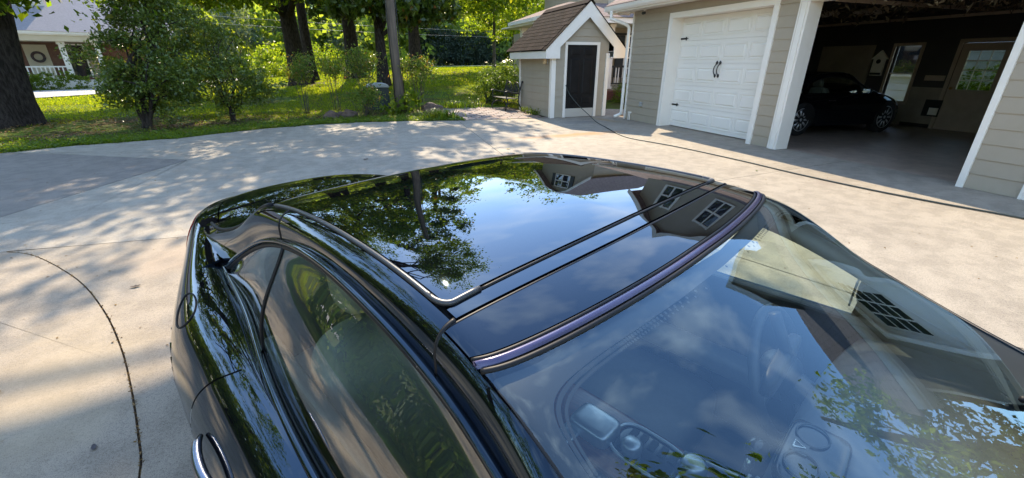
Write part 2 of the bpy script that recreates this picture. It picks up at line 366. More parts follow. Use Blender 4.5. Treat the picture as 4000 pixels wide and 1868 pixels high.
def shinglemat(name, a, b_, c):
    m, t, b = nodes(name); setc(b, a, 0.9, spec=0.08)
    tcn = t.nodes.new('ShaderNodeTexCoord'); br = t.nodes.new('ShaderNodeTexBrick'); br.inputs['Scale'].default_value = 1.0
    br.inputs['Color1'].default_value = (*a, 1); br.inputs['Color2'].default_value = (*b_, 1); br.inputs['Mortar'].default_value = (*c, 1)
    br.inputs['Mortar Size'].default_value = 0.008; br.inputs['Brick Width'].default_value = 0.3; br.inputs['Row Height'].default_value = 0.14
    mpn = t.nodes.new('ShaderNodeMapping'); mpn.inputs['Rotation'].default_value = (0, 0, R(90)); t.links.new(tcn.outputs['Object'], mpn.inputs['Vector']); t.links.new(mpn.outputs['Vector'], br.inputs['Vector'])
    t.links.new(br.outputs['Color'], b.inputs['Base Color']); bump(t, b, br.outputs['Fac'], -0.5, 0.01); return m
M['shingle'] = shinglemat('roof_shingles', (0.2, 0.15, 0.135), (0.25, 0.195, 0.175), (0.08, 0.06, 0.05))
house = thing('garage_house', 'grey taupe garage building with white panelled door and one open bay', 'garage', (8.05, 6, 0))
CH = 0.205
def board_mesh(L, h=CH, out=(-1, 0)):
    """lap board of length L along the wall, lower edge proud; local origin at its lower inner corner"""
    al = (-out[1], out[0])                                # along-wall direction
    pr = [(0, 0.002), (0.016, 0.002), (0.018, 0.008), (0.006, h + 0.004), (0, h + 0.004)]
    pts = [(out[0]*d, out[1]*d, z) for d, z in pr]
    return MB().prism(pts, (al[0]*L, al[1]*L, 0)).mesh('board', M['siding'])
def lap(parent, p0, L, z0, z1, out=(-1, 0), skip=lambda z: False, mat=None, h=CH):
    me = board_mesh(L, h, out)
    if mat: me.materials[0] = mat
    n = int(math.floor((z1 - z0) / h + 1e-6))
    for k in range(n): piece('board', me, parent, (p0[0], p0[1], z0 + k*h))
    rest = z1 - z0 - n*h
    if rest > 0.03:
        al = (-out[1], out[0]); pr = [(0, 0.002), (0.03, 0.002), (0.022, rest), (0, rest)]
        m2 = MB().prism([(out[0]*d, out[1]*d, z) for d, z in pr], (al[0]*L, al[1]*L, 0)).mesh('board', mat or M['siding'])
        piece('board', m2, parent, (p0[0], p0[1], z0 + n*h))
WX = 8.05
# out=(-1,0): along direction is (0,-1): boards start at the high-y end
def wallseg(y0, y1, z0=0.0, z1=2.98):
    wl = MB().box((WX, y0, z0), (WX+0.2, y1, z1)).build('wall', M['siding'], house)
    lap(wl, (WX, y1), y1 - y0, z0, z1); return wl
wallseg(10.05, 11.62); wallseg(6.45, 6.88, 0, 2.8); wallseg(2.68, 3.25, 0, 2.8); wallseg(6.45, 10.05, 2.8, 2.98); wallseg(2.68, 6.45, 2.8, 2.98); wallseg(0.2, 1.08, 0, 2.98); wallseg(1.08, 2.68, 2.8, 2.98)
endw = MB().box((8.25, 11.5, 0), (15, 11.64, 3.0)).build('wall', M['siding'], house)
MB().box((8.25, .2, 0), (15, .35, 3.0)).build('wall', M['siding'], house)
T = MB(); T.box((WX-.04, 11.621, 0), (WX+.03, 11.67, 2.98)).build('corner_trim', M['white'], house)
def opening(y0, y1, top, tw, depth=0.3, right_tw=None):
    right_tw = right_tw or tw
    MB().box((WX-.04, y1, 0), (WX+.05, y1+tw, top+tw)).box((WX-.05, y1+tw-.03, 0), (WX-.0405, y1+tw, top+tw)).box((WX-.05, y1, 0), (WX-.0405, y1+.018, top)).build('door_trim', M['white'], house)
    MB().box((WX-.04, y0-right_tw, 0), (WX+.05, y0, top+tw)).build('door_trim', M['white'], house)
    MB().box((WX-.0405, y0, top), (WX+.05, y1, top+tw)).box((WX-.05, y0, top+tw-.03), (WX-.0405, y1, top+tw)).build('door_trim', M['white'], house)
    MB().box((WX+.0505, y1, 0), (WX+depth+.06, y1+.03, top)).box((WX+.0505, y0-.03, 0), (WX+depth+.06, y0, top)).box((WX+.0505, y0-.03, top+.001), (WX+depth+.06, y1+.03, top+.03)).build('jamb', M['white'], house)
opening(7.0, 9.93, 2.68, 0.12)
opening(3.33, 6.25, 2.66, 0.2, 0.22, 0.08)
MB().box((WX-.06, 6.30, 0), (WX-.041, 6.40, 2.66)).build('door_trim', M['white'], house)
opening(1.2, 2.56, 2.68, 0.12)
MB().box((WX-.04, .15, 0), (WX+.03, .199, 2.98)).build('corner_trim', M['white'], house)
def garage_door(y0, y1, glazed=False):
    d = MB().box((8.375, y0, 0.012), (8.41, y1, 2.68)).build('garage_door', M['doorwhite'], house)
    for k in range(5): MB().box((8.355, y0, 0.02+k*.532), (8.374, y1, 0.02+k*.532+.527)).build('door_section', M['doorwhite'], d)
    wd = (y1 - y0) / 4
    me = MB().hexa([(0, -.31, -.17), (0, .31, -.17), (0, .31, .17), (0, -.31, .17), (-.014, -.285, -.145), (-.014, .285, -.145), (-.014, .285, .145), (-.014, -.285, .145)])
    me.hexa([(-.0135, -.265, -.125), (-.0135, .265, -.125), (-.0135, .265, .125), (-.0135, -.265, .125), (-.022, -.24, -.10), (-.022, .24, -.10), (-.022, .24, .10), (-.022, -.24, .10)])
    # moulded border standing proud with a raised field
    fr = MB()
    for (a0, b0, a1, b1) in ((-.33, -.175, .33, -.15), (-.33, .15, .33, .175), (-.33, -.15, -.305, .15), (.305, -.15, .33, .15)): fr.box((-.012, a0, b0), (-.0005, a1, b1))
    fr.hexa([(-.0005, -.285, -.13), (-.0005, .285, -.13), (-.0005, .285, .13), (-.0005, -.285, .13), (-.015, -.26, -.105), (-.015, .26, -.105), (-.015, .26, .105), (-.015, -.26, .105)])
    me = fr.mesh('panel', M['doorwhite'], bevel=0.004)
    for r in range(5):
        for c in range(4): piece('panel', me, d, (8.355, y0 + wd*(c+.5), 0.285 + r*.532))
    return d
gd = garage_door(7.0, 9.93)
for yy in (8.54, 8.44):
    h = MB(); p = smooth_line([(8.335, yy, 1.63), (8.30, yy-.008, 1.585), (8.285, yy+.012, 1.53), (8.285, yy+.02, 1.45), (8.30, yy+.01, 1.39), (8.335, yy+.004, 1.34)], 5)
    h.tube(p, 0.012, 6); 
    for z in (1.63, 1.34): h.lathe([(.004, -.045), (.022, -.02), (.028, 0), (.022, .02), (.004, .045)], (8.335, yy, z), 8)
    h.build('door_handle', M['black'], gd, True)
for yy, zz, s in ((9.92, 2.2, -1), (9.92, .575, -1), (7.02, 2.2, 1), (7.02, .575, 1)):
    h = MB(); h.prism([(8.34, yy, zz-.02), (8.34, yy+s*.17, zz-.02), (8.34, yy+s*.17, zz+.02), (8.34, yy, zz+.02)], (.014, 0, 0))
    h.prism([(8.338, yy+s*.17, zz-.012), (8.338, yy+s*.2, zz-.045), (8.338, yy+s*.225, zz-.012), (8.338, yy+s*.28, zz), (8.338, yy+s*.225, zz+.012), (8.338, yy+s*.2, zz+.045), (8.338, yy+s*.17, zz+.012)], (.014, 0, 0)).build('strap_hinge', M['black'], gd)
ed = MB().box((8.355, 1.2, .012), (8.40, 2.56, 2.68)).build('side_door', M['doorwhite'], house)
w3 = MB().box((8.335, 1.42, 1.5), (8.354, 2.34, 2.5)).build('window', M['pane'], house)
mm = MB()
for y in np.linspace(1.42, 2.34, 4): mm.box((8.32, y-.018, 1.48), (8.334, y+.018, 2.52))
for z in np.linspace(1.5, 2.5, 5): mm.box((8.322, 1.40, z-.018), (8.333, 2.36, z+.018))
mm.build('window_frame', M['white'], w3)
# small fixtures on the front wall
MB().box((8.0, 9.965, 1.64), (8.028, 10.03, 1.84)).build('keypad', M['white'], house, bevel=.012)
MB().box((7.99, 10.81, .43), (8.033, 10.93, .56)).lathe([(.03, -.01), (.03, .02)], (7.985, 10.87, .5), 10, 'x').build('outlet_box', M['grey'], house, bevel=.008)
pp = MB(); pp.tube([(8.0, 11.34, .0), (8.0, 11.34, .2)], .014, 8).tube([(8.0, 11.41, .0), (8.0, 11.41, .22)], .012, 8).box((7.99, 11.31, .2), (8.03, 11.43, .24)); pp.build('pipe_stub', M['white'], house)
cm = MB().lathe([(.05, 2.96), (.05, 2.978)], (7.93, 11.05, 0), 12).tube([(7.93, 11.05, 2.96), (7.9, 11.03, 2.92)], .02, 8).build('camera_mount', M['white'], house)
MB().tube([(7.93, 11.05, 2.9), (7.85, 11.0, 2.88)], .04, 12).build('security_camera', M['black'], house)
# eaves, gutter, roof
MB().box((7.56, -.1, 2.985), (WX+.2, 12.28, 3.0)).build('soffit', M['white'], house)
MB().box((7.535, -.1, 2.96), (7.559, 12.3, 3.13)).build('fascia', M['white'], house)
gp = [(7.534, 3.0), (7.47, 3.0), (7.43, 3.05), (7.41, 3.11), (7.40, 3.13), (7.42, 3.13), (7.45, 3.05), (7.475, 3.015), (7.534, 3.012)]
MB().prism([(x, -.1, z) for x, z in gp], (0, 12.4, 0)).prism([(7.42, 12.3, 3.01), (7.534, 12.3, 3.01), (7.534, 12.3, 3.12), (7.42, 12.3, 3.12)], (0, .012, 0)).build('gutter', M['white'], house, bevel=0)
MB().box((7.55, 12.2801, 2.95), (8.3, 12.3, 3.13)).box((7.9, 11.7, 2.94), (8.0, 12.28, 2.984)).build('fascia', M['white'], house)
ds = smooth_line([(7.47, 11.98, 3.0), (7.47, 11.98, 2.86), (7.50, 11.97, 2.80), (7.86, 11.80, 2.66), (7.95, 11.76, 2.58), (7.965, 11.755, 2.45), (7.965, 11.755, 1.3), (7.965, 11.755, .22), (7.95, 11.77, .14), (7.85, 11.85, .07), (7.80, 11.89, .05)], 4)
MB().tube(ds, .047, 8).build('downspout', M['white'], house, True)
RZ, RX = 6.0, 12.6
def slope_z(x): return 3.13 + (x - 7.44) * (RZ - 3.13) / (RX - 7.44)
MB().hexa([(7.44, -.2, 3.12), (RX, -.2, RZ), (RX, 12.3, RZ), (7.44, 12.3, 3.12), (7.44, -.2, 3.16), (RX, -.2, RZ+.04), (RX, 12.3, RZ+.04), (7.44, 12.3, 3.16)]).build('roof', M['shingle'], house)
MB().hexa([(RX+.001, -.2, RZ), (17.7, -.2, 3.12), (17.7, 12.3, 3.12), (RX+.001, 12.3, RZ), (RX+.001, -.2, RZ+.04), (17.7, -.2, 3.16), (17.7, 12.3, 3.16), (RX+.001, 12.3, RZ+.04)]).build('roof', M['shingle'], house)
for y in (12.18, .2): MB().prism([(7.9, y, 3.0), (17.2, y, 3.0), (RX, y, RZ-.02)], (0, .1, 0)).build('gable', M['siding'], house)
def dormer(yc, hw=1.15, glazed=True):
    x0 = 9.2; z0 = slope_z(x0); zt = z0 + 1.25; zp = zt + hw * 0.95
    g = MB().prism([(x0, yc-hw, z0), (x0, yc+hw, z0), (x0, yc+hw, zt), (x0, yc, zp), (x0, yc-hw, zt)], (3.2, 0, 0)).build('dormer', M['siding'], house)
    for s in (-1, 1):
        e = yc + s*(hw+.25)
        MB().hexa([(x0-.3, yc, zp+.02), (x0-.3, e, zt-.2), (x0+3.4, e, zt-.2), (x0+3.4, yc, zp+.02), (x0-.3, yc, zp+.07), (x0-.3, e, zt-.15), (x0+3.4, e, zt-.15), (x0+3.4, yc, zp+.07)]).build('dormer_roof', M['shingle'], g)
        MB().prism([(x0-.325, yc, zp+.08), (x0-.325, e+s*.02, zt-.16), (x0-.325, e+s*.02, zt-.36), (x0-.325, yc, zp-.13)], (.024, 0, 0)).build('rake_trim', M['white'], g)
    if not glazed: return
    win = MB().box((x0-.02, yc-.4, z0+.25), (x0-.001, yc+.4, zt+.1)).build('window', M['pane'], house)
    f = MB()
    for y in (-.45, -.01, .43): f.box((x0-.05, yc+y-.02 if y == -.01 else yc+y-.05, z0+.2), (x0-.021, yc+y+.03 if y == -.01 else yc+y+.05, zt+.15))
    for z in (z0+.2, (z0+zt)/2+.15, zt+.1): f.box((x0-.048, yc-.38, z-.04), (x0-.022, yc+.38, z+.04))
    f.build('window_frame', M['white'], win)
dormer(3.0, .75, False)
ux = 9.3; uc, uh = 8.2, 3.1; uz0 = slope_z(ux) - .3; uzt, uzp = 5.5, 7.55
ug_ = MB().prism([(ux, uc-uh, uz0), (ux, uc+uh, uz0), (ux, uc+uh, uzt), (ux, uc, uzp), (ux, uc-uh, uzt)], (5, 0, 0)).build('upper_storey', M['siding'], house)
for s in (-1, 1):
    e = uc + s*(uh+.35); ze = uzt - .35*(uzp-uzt)/uh
    MB().hexa([(ux-.35, uc, uzp+.02), (ux-.35, e, ze+.02), (ux+5, e, ze+.02), (ux+5, uc, uzp+.02), (ux-.35, uc, uzp+.08), (ux-.35, e, ze+.08), (ux+5, e, ze+.08), (ux+5, uc, uzp+.08)]).build('upper_roof', M['shingle'], ug_)
    MB().prism([(ux-.375, uc, uzp+.09), (ux-.375, e+s*.02, ze+.08), (ux-.375, e+s*.02, ze-.16), (ux-.375, uc, uzp-.16)], (.024, 0, 0)).build('rake_trim', M['white'], ug_)
for yc in (9.55, 6.85):
    wn_ = MB().box((ux-.02, yc-.45, 4.55), (ux-.001, yc+.45, 5.75)).build('window', M['pane'], house); f = MB()
    for y in (-.55, -.03, .45): f.box((ux-.06, yc+y, 4.45), (ux-.021, yc+y+(.06 if y == -.03 else .1), 5.85))
    for z in (4.45, 5.1, 5.75): f.box((ux-.055, yc-.45, z), (ux-.022, yc+.45, z+.08))
    f.build('window_frame', M['white'], wn_)
# inside the open bay
XB = 14.6
MB().box((8.3, .36, -.1), (15, 11.49, -.001)).build('garage_floor', M['gfloor'], house)
def backwall(x, segs):
    for (y0, y1, z0, z1, m) in segs: MB().box((x, y0, z0), (x+.14, y1, z1)).build('interior_wall', M[m], house)
# openings in back wall: window y 7.85..8.45 z .72..2.1 ; door y 6.0..6.95
WY0, WY1, WZ0, WZ1 = 7.86, 8.47, .62, 2.06
backwall(XB, [(WY1, 11.5, 0, 3, 'darkwall'), (7.0, WY0, 1.02, 3, 'darkwall'), (WY0, WY1, WZ1, 3, 'darkwall'), (7.0, WY1, 0, WZ0, 'tanwall'), (7.0, WY0, WZ0, 1.019, 'tanwall'), (2.9, 6.02, 1.02, 3, 'darkwall'), (2.9, 6.02, 0, 1.019, 'tanwall'), (6.02, 7.0, 2.09, 3, 'darkwall')])
MB().box((8.4, 2.75, 0), (14.6, 2.9, 3)).build('interior_wall', M['darkwall'], house)
MB().box((8.3, 2.9, 2.85), (14.75, 11.5, 2.98)).build('ceiling', M['darkwall'], house)
fw = MB()
for (y0, z0, y1, z1) in ((WY0-.07, WZ0-.07, WY0, WZ1+.07), (WY1, WZ0-.07, WY1+.07, WZ1+.07), (WY0, WZ1, WY1, WZ1+.07), (WY0, WZ0-.07, WY1, WZ0)): fw.box((XB-.03, y0, z0), (XB+.1, y1, z1))
wn = fw.build('window', M['tanframe'], house)
MB().box((XB+.05, WY0, 1.33), (XB+.08, WY1, 1.37)).build('window_frame', M['white'], wn)
dd = MB()
for (y0, z0, y1, z1) in ((6.02, 0, 6.18, 2.08), (6.84, 0, 7.0, 2.08), (6.18, 0, 6.84, 1.0), (6.18, 1.9, 6.84, 2.08)): dd.box((XB+.02, y0, z0), (XB+.08, y1, z1))
ext = dd.build('exterior_door', M['tanframe'], house)
MB().box((XB+.04, 6.18, 1.0), (XB+.05, 6.84, 1.9)).build('pane', glassmat('door_pane', (.75, .8, .75), 1.5), ext)
lt = MB()
for y in (6.4, 6.62): lt.box((XB+.03, y-.01, 1.0), (XB+.038, y+.01, 1.9))
for z in (1.22, 1.45, 1.68): lt.box((XB+.031, 6.18, z-.01), (XB+.037, 6.84, z+.01))
lt.build('muntin', M['white'], ext)
MB().lathe([(.03, -.06), (.034, -.03), (.012, 0)], (XB+.02, 6.92, 1.02), 10, 'x').build('door_knob', plain('brass', (.35, .2, .08), .35, 1), ext)
fr = MB()
for (y0, z0, y1, z1) in ((5.94, 0, 6.02, 2.18), (7.0, 0, 7.08, 2.18), (6.02, 2.1, 7.0, 2.18)): fr.box((XB-.025, y0, z0), (XB-.001, y1, z1))
fr.build('door_trim', M['tanframe'], house)
MB().box((XB-.02, 7.1, 0.0), (XB-.001, 7.78, .09)).build('baseboard', M['black'], house)
pd = MB().box((XB-.04, 6.98, .3), (XB-.002, 7.34, .72)).build('pet_door', M['black'], house)
MB().box((XB-.052, 7.0, .34), (XB-.041, 7.2, .52)).build('flap', M['white'], pd)
MB().box((XB-.03, 7.12, 1.19), (XB-.002, 7.55, 1.32)).build('wall_plate', M['tanframe'], house)
MB().box((XB-.05, 9.0, .9), (XB-.002, 10.55, 2.1)).build('wall_board', M['tanwall'], house)
rk = MB(); rk.box((8.5, 6.1, 2.66), (13.8, 6.16, 2.72)).box((8.5, 3.42, 2.66), (13.8, 3.48, 2.72)).box((13.4, 3.4, 2.6), (13.46, 11.4, 2.66)); rk.build('door_track', M['tanframe'], house)
# neighbouring wing and shrub seen through the garage windows
wing = thing('back_wing', 'pale blue-grey clapboard wall seen through the garage window', 'house', (18.5, 10, 0))
wv = MB().box((18.5, 7.2, 0), (18.7, 16, 3.2)).build('wall', M['bluesiding'], wing)
lap(wv, (18.5, 16), 8.8, 0, 3.2, (-1, 0), mat=M['bluesiding'], h=.24)
wf = MB()
for (y0, z0, y1, z1) in ((10.6, 1.15, 10.72, 2.6), (9.55, 1.15, 9.67, 2.6), (9.67, 1.15, 10.6, 1.27), (9.67, 2.48, 10.6, 2.6)): wf.box((18.44, y0, z0), (18.483, y1, z1))
wq = wf.build('window', M['white'], wing); MB().box((18.47, 9.67, 1.27), (18.478, 10.6, 2.48)).build('pane', M['pane'], wq)
# ================================================================ main house behind the pump shed
main = thing('main_house', 'grey house with porch, white columns and shuttered window behind the shed', 'house', (11, 18, 0))
mw = MB().box((10.0, 19.0, 0), (18, 27, 3.2)).build('wall', M['siding'], main)
lap(mw, (10.0, 19.0), 8.0, .6, 3.2, (0, -1))
MB().box((7.75, 16.85, .0), (15, 19, .56)).build('porch_base', M['siding'], main)
bk = MB().box((10.35, 16.6, 0), (15, 16.84, .5)).build('porch_step', M['brick'], main)
meb = MB().box((0, -.012, 0), (.2, 0, .062)).mesh('brick', M['brick'], bevel=.004)
for r in range(6):
    for c in range(14): piece('brick', meb, bk, (10.36 + c*.212 + (r % 2)*.1, 16.599, .02 + r*.076))
for x, y in ((10.62, 16.95), (7.95, 20.2), (7.95, 17.0), (13.6, 16.95)):
    c = MB(); c.box((x-.11, y-.11, .66), (x+.11, y+.11, 3.0)).box((x-.15, y-.15, .561), (x+.15, y+.15, .659)).box((x-.15, y-.15, 3.001), (x+.15, y+.15, 3.1)); c.build('column', M['white'], main)
rl = MB().box((10.75, 16.9, 1.42), (13.5, 16.96, 1.5)).box((10.75, 16.91, .75), (13.5, 16.95, .8)).build('porch_railing', M['black'], main)
for k in range(20): MB().box((10.85+k*.135, 16.915, .801), (10.89+k*.135, 16.945, 1.419)).build('baluster', M['white' if k % 3 else 'black'], rl)
wy = 18.965
win = MB().box((12.75, wy-.01, 1.0), (13.75, wy+.015, 2.75)).build('window', M['pane'], main)
f = MB()
for x in (12.66, 13.23, 13.75): f.box((x, wy-.05, .95), (x+.09, wy-.011, 2.8))
for z in (.92, 1.35, 1.8, 2.25, 2.75): f.box((12.66, wy-.048, z), (13.84, wy-.012, z+.06))
f.build('window_frame', M['white'], win)
MB().box((12.2, wy-.06, .95), (12.64, wy, 2.8)).build('shutter', M['black'], main)
MB().box((12.1, wy-.09, 2.82), (13.0, wy, 2.9)).build('shutter_rail', M['black'], main)
# porch roof (hipped) with white eaves
e0 = (7.5, 16.45); zt_ = 3.3
MB().box((7.5, 16.45, 3.12), (15.5, 22, 3.18)).build('porch_ceiling', M['white'], main)
MB().box((7.47, 16.42, 3.1), (7.5, 20.7, 3.3)).box((7.5, 16.42, 3.1), (15.5, 16.449, 3.3)).box((7.38, 16.4, 3.18), (7.469, 20.72, 3.32)).build('porch_gutter', M['white'], main)
MB().add([(7.38, 16.35, 3.31), (15.5, 16.35, 3.31), (15.5, 19.4, 4.15), (9.9, 19.4, 4.15), (7.38, 20.8, 3.31), (9.9, 20.8, 4.15)], [(0, 1, 2, 3), (0, 3, 5, 4)]).build('porch_roof', M['shingle'], main)
d2 = smooth_line([(8.9, 16.33, 3.2), (8.9, 16.33, 3.05), (9.3, 16.5, 2.85), (9.36, 16.55, 2.6), (9.36, 16.55, .2)], 5); MB().tube(d2, .045, 8).build('downspout', M['white'], main, True)
up = MB().box((11.8, 19.3, 3.2), (18, 26.5, 6.2)).prism([(11.8, 19.3, 6.2), (11.8, 26.5, 6.2), (11.8, 22.9, 9.0)], (6.2, 0, 0)).build('upper_storey', M['siding'], main)
for s in (-1, 1):
    e = 22.9 + s*4.1; MB().hexa([(11.4, 22.9, 9.1), (11.4, e, 5.95), (18.4, e, 5.95), (18.4, 22.9, 9.1), (11.4, 22.9, 9.18), (11.4, e, 6.03), (18.4, e, 6.03), (18.4, 22.9, 9.18)]).build('roof', M['shingle'], main)
    MB().prism([(11.37, 22.9, 9.19), (11.37, e, 6.04), (11.37, e, 5.75), (11.37, 22.9, 8.9)], (.025, 0, 0)).build('rake_trim', M['white'], main)
uw = MB().box((11.77, 21.9, 6.3), (11.799, 23.9, 7.6)).build('window', M['pane'], main); f = MB()
for y in (21.85, 22.86, 23.87): f.box((11.74, y, 6.25), (11.769, y+.08, 7.65))
for z in (6.22, 6.93, 7.6): f.box((11.742, 21.85, z), (11.768, 23.95, z+.08))
f.build('window_frame', M['white'], uw)
for y in (21.35, 23.97): MB().box((11.74, y, 6.25), (11.795, y+.46, 7.65)).build('shutter', M['black'], main)
# ================================================================ pump shed
M['shedfront'] = mottled('shed_siding_paint', (0.40, 0.345, 0.265), (0.375, 0.32, 0.245), 3, 0.6, 120, 0.12, 0.002)
shed = thing('pump_shed', 'small taupe shed with steep shingled gable roof and black panelled door', 'shed', (7.0, 13.9, 0))
SX0, SX1, SY0, SY1 = 5.92, 7.86, 12.6, 15.28
PX, PZ, EZ, EXL, EXR = 7.02, 3.30, 1.98, 5.62, 8.4
mS = (PZ - EZ) / (PX - EXL)
roofz = lambda x: PZ - abs(x - PX) * mS
sw = MB(); sw.prism([(SX0, SY0, 0), (SX1, SY0, 0), (SX1, SY0, roofz(SX1)-.04), (PX, SY0, PZ-.04), (SX0, SY0, roofz(SX0)-.04)], (0, SY1-SY0, 0)); swo = sw.build('wall', M['shedfront'], shed)
def clip_x(z, pad=.02):     # half extent under the roof at height z
    return max(SX0, PX - (PZ - pad - z) / mS), min(SX1, PX + (PZ - pad - z) / mS)
def fboard(xa, xb, z0, z1, y=SY0):
    a0, b0 = clip_x(z0); a1, b1 = clip_x(z1); A0, B0 = max(xa, a0), min(xb, b0); A1, B1 = max(xa, a1), min(xb, b1)
    if B0 - A0 < .03: return
    if B1 - A1 < .01: A1 = B1 = min(max(PX, xa), xb)
    MB().hexa([(A0, y-.024, z0+.002), (B0, y-.024, z0+.002), (B0, y-.001, z0+.002), (A0, y-.001, z0+.002), (A1, y-.005, z1+.01), (B1+1e-4, y-.005, z1+.01), (B1+1e-4, y-.001, z1+.01), (A1, y-.001, z1+.01)]).build('board', M['shedfront'], swo)
zz = 0.0
while zz < PZ - .15:
    z1 = min(zz + .215, PZ - .06)
    if zz < 2.2: fboard(SX0+.11, 6.32, zz, z1); fboard(7.52, SX1-.09, zz, z1)
    else: fboard(SX0, SX1, zz, z1)
    zz += .215
lap(swo, (SX0, SY1-.06), SY1-SY0-.16, 0, 1.94, (-1, 0), h=.23, mat=M['shedfront'])
MB().box((SX0-.03, SY0-.045, 0), (SX0+.10, SY0-.001, 1.9)).box((SX0-.045, SY0-.045, 0), (SX0-.0301, SY0+.09, 1.9)).build('corner_trim', M['white'], shed)
MB().box((SX1-.09, SY0-.045, 0), (SX1+.03, SY0-.001, 1.9)).build('corner_trim', M['white'], shed)
MB().box((SX0-.045, SY1-.06, 0), (SX0-.001, SY1+.02, 1.9)).build('corner_trim', M['white'], shed)
dtr = MB().box((6.32, SY0-.04, 0), (6.40, SY0-.001, 2.21)).box((7.43, SY0-.04, 0), (7.52, SY0-.001, 2.21)).box((6.40, SY0-.04, 2.13), (7.43, SY0-.001, 2.21)).build('door_trim', M['white'], shed)
sd = MB().box((6.401, SY0-.015, .02), (7.429, SY0-.001, 2.129)).build('door', M['blackdoor'], shed)
for (x0, x1) in ((6.53, 6.86), (6.97, 7.30)):
    for (z0, z1) in ((.42, .62), (.72, 1.74), (1.84, 2.04)):
        MB().hexa([(x0, SY0-.0155, z0), (x1, SY0-.0155, z0), (x1, SY0-.0155, z1), (x0, SY0-.0155, z1), (x0+.03, SY0-.03, z0+.03), (x1-.03, SY0-.03, z0+.03), (x1-.03, SY0-.03, z1-.03), (x0+.03, SY0-.03, z1-.03)]).build('panel', M['blackdoor'], sd)
MB().box((6.41, SY0-.024, .01), (7.42, SY0-.0155, .27)).build('kick_plate', plain('brushed_kick_plate', (.62, .58, .52), .4, .3), sd)
# gable trim board with vertical returns
yF = 12.42
for s in (-1, 1):
    E_ = EXL if s < 0 else EXR; ez = roofz(E_) ; wv_ = .30
    xi = E_ - s*.46
    top = [(PX, yF, PZ), (E_, yF, ez), (E_, yF, ez-.24), (xi, yF, ez-.24), (xi, yF, roofz(xi)-.42+.06), (PX, yF, PZ-.42)]
    MB().prism(top, (0, .03, 0)).build('gable_trim', M['white'], shed)
MB().box((EXL, yF+.031, EZ-.24), (EXL+.025, SY1+.3, EZ-.03)).build('eave_fascia', M['white'], shed)
MB().box((EXR-.025, yF+.031, roofz(EXR)-.24), (EXR, SY1+.3, roofz(EXR)-.03)).build('eave_fascia', M['white'], shed)
MB().box((EXL+.026, yF+.031, EZ-.23), (SX0-.002, SY1+.3, EZ-.21)).box((SX1+.002, yF+.031, roofz(EXR)-.23), (EXR-.026, SY1+.3, roofz(EXR)-.21)).build('soffit', M['white'], shed)
M['shedsh'] = [mottled('shed_shingle', a, b_, 7, .95, 90, .6, .006, spec=.05) for a, b_ in (((.02, .014, .0125), (.013, .0095, .0085)), ((.031, .0215, .019), (.02, .014, .013)), ((.014, .0105, .0095), (.010, .0075, .007)))]
base_roof = {}
for s in (-1, 1):
    E_ = EXL-.03 if s < 0 else EXR+.03
    rf = MB().hexa([(PX, 12.40, PZ+.01), (E_, 12.40, roofz(E_)+.01), (E_, SY1+.35, roofz(E_)+.01), (PX, SY1+.35, PZ+.01), (PX, 12.40, PZ+.03), (E_, 12.40, roofz(E_)+.03), (E_, SY1+.35, roofz(E_)+.03), (PX, SY1+.35, PZ+.03)]).build('roof', M['shedsh'][2], shed)
    base_roof[s] = rf
    ln = math.hypot(E_-PX, mS*(E_-PX)); nC = 12 if s < 0 else 12; ch = ln / nC
    ang = math.atan(mS)
    mes = [[MB().hexa([(0, 0, .002), (-ch*1.15, 0, .001), (-ch*1.15, wd, .001), (0, wd, .002), (0, 0, .014), (-ch*1.15, 0, .006), (-ch*1.15, wd, .006), (0, wd, .014)]).mesh('shingle', m) for m in M['shedsh']] for wd in (.21, .27, .32)]
    Ws = (.21, .27, .32)
    for r in range(nC):
        dist = ln - r*ch; y = 12.39 - random.uniform(0, .12)
        if s > 0 and r > 1: continue
        while y < SY1 + .33:
            k = random.randrange(3); wd = Ws[k]
            x = PX + s*dist*math.cos(ang); z = PZ + .032 - dist*math.sin(ang)
            if y >= 12.38:
                o = piece('shingle', random.choices(mes[k], (5, 3, 2))[0], rf, (x, y if s > 0 else y + wd, z))
                o.rotation_euler = (0, ang, 0) if s > 0 else Matrix(((-math.cos(ang), 0, -math.sin(ang)), (0, -1, 0), (-math.sin(ang), 0, math.cos(ang)))).to_euler()
            y += wd + .004
MB().prism([(PX-.14, 12.39, PZ-.07), (PX, 12.39, PZ+.05), (PX+.14, 12.39, PZ-.07), (PX+.14, 12.39, PZ-.055), (PX, 12.39, PZ+.068), (PX-.14, 12.39, PZ-.055)], (0, SY1-12.05, 0)).build('ridge_cap', M['shedsh'][1], shed)
sc_ = MB().box((SX0-.06, 12.86, 1.58), (SX0-.017, 12.98, 1.76)).build('wall_lamp', M['grey'], shed)
MB().lathe([(.05, 1.585), (.07, 1.6), (.07, 1.72), (.05, 1.74)], (SX0-.11, 12.92, 0), 12).build('lamp_shade', plain('amber_lamp_glass', (.5, .36, .2), .3), sc_)
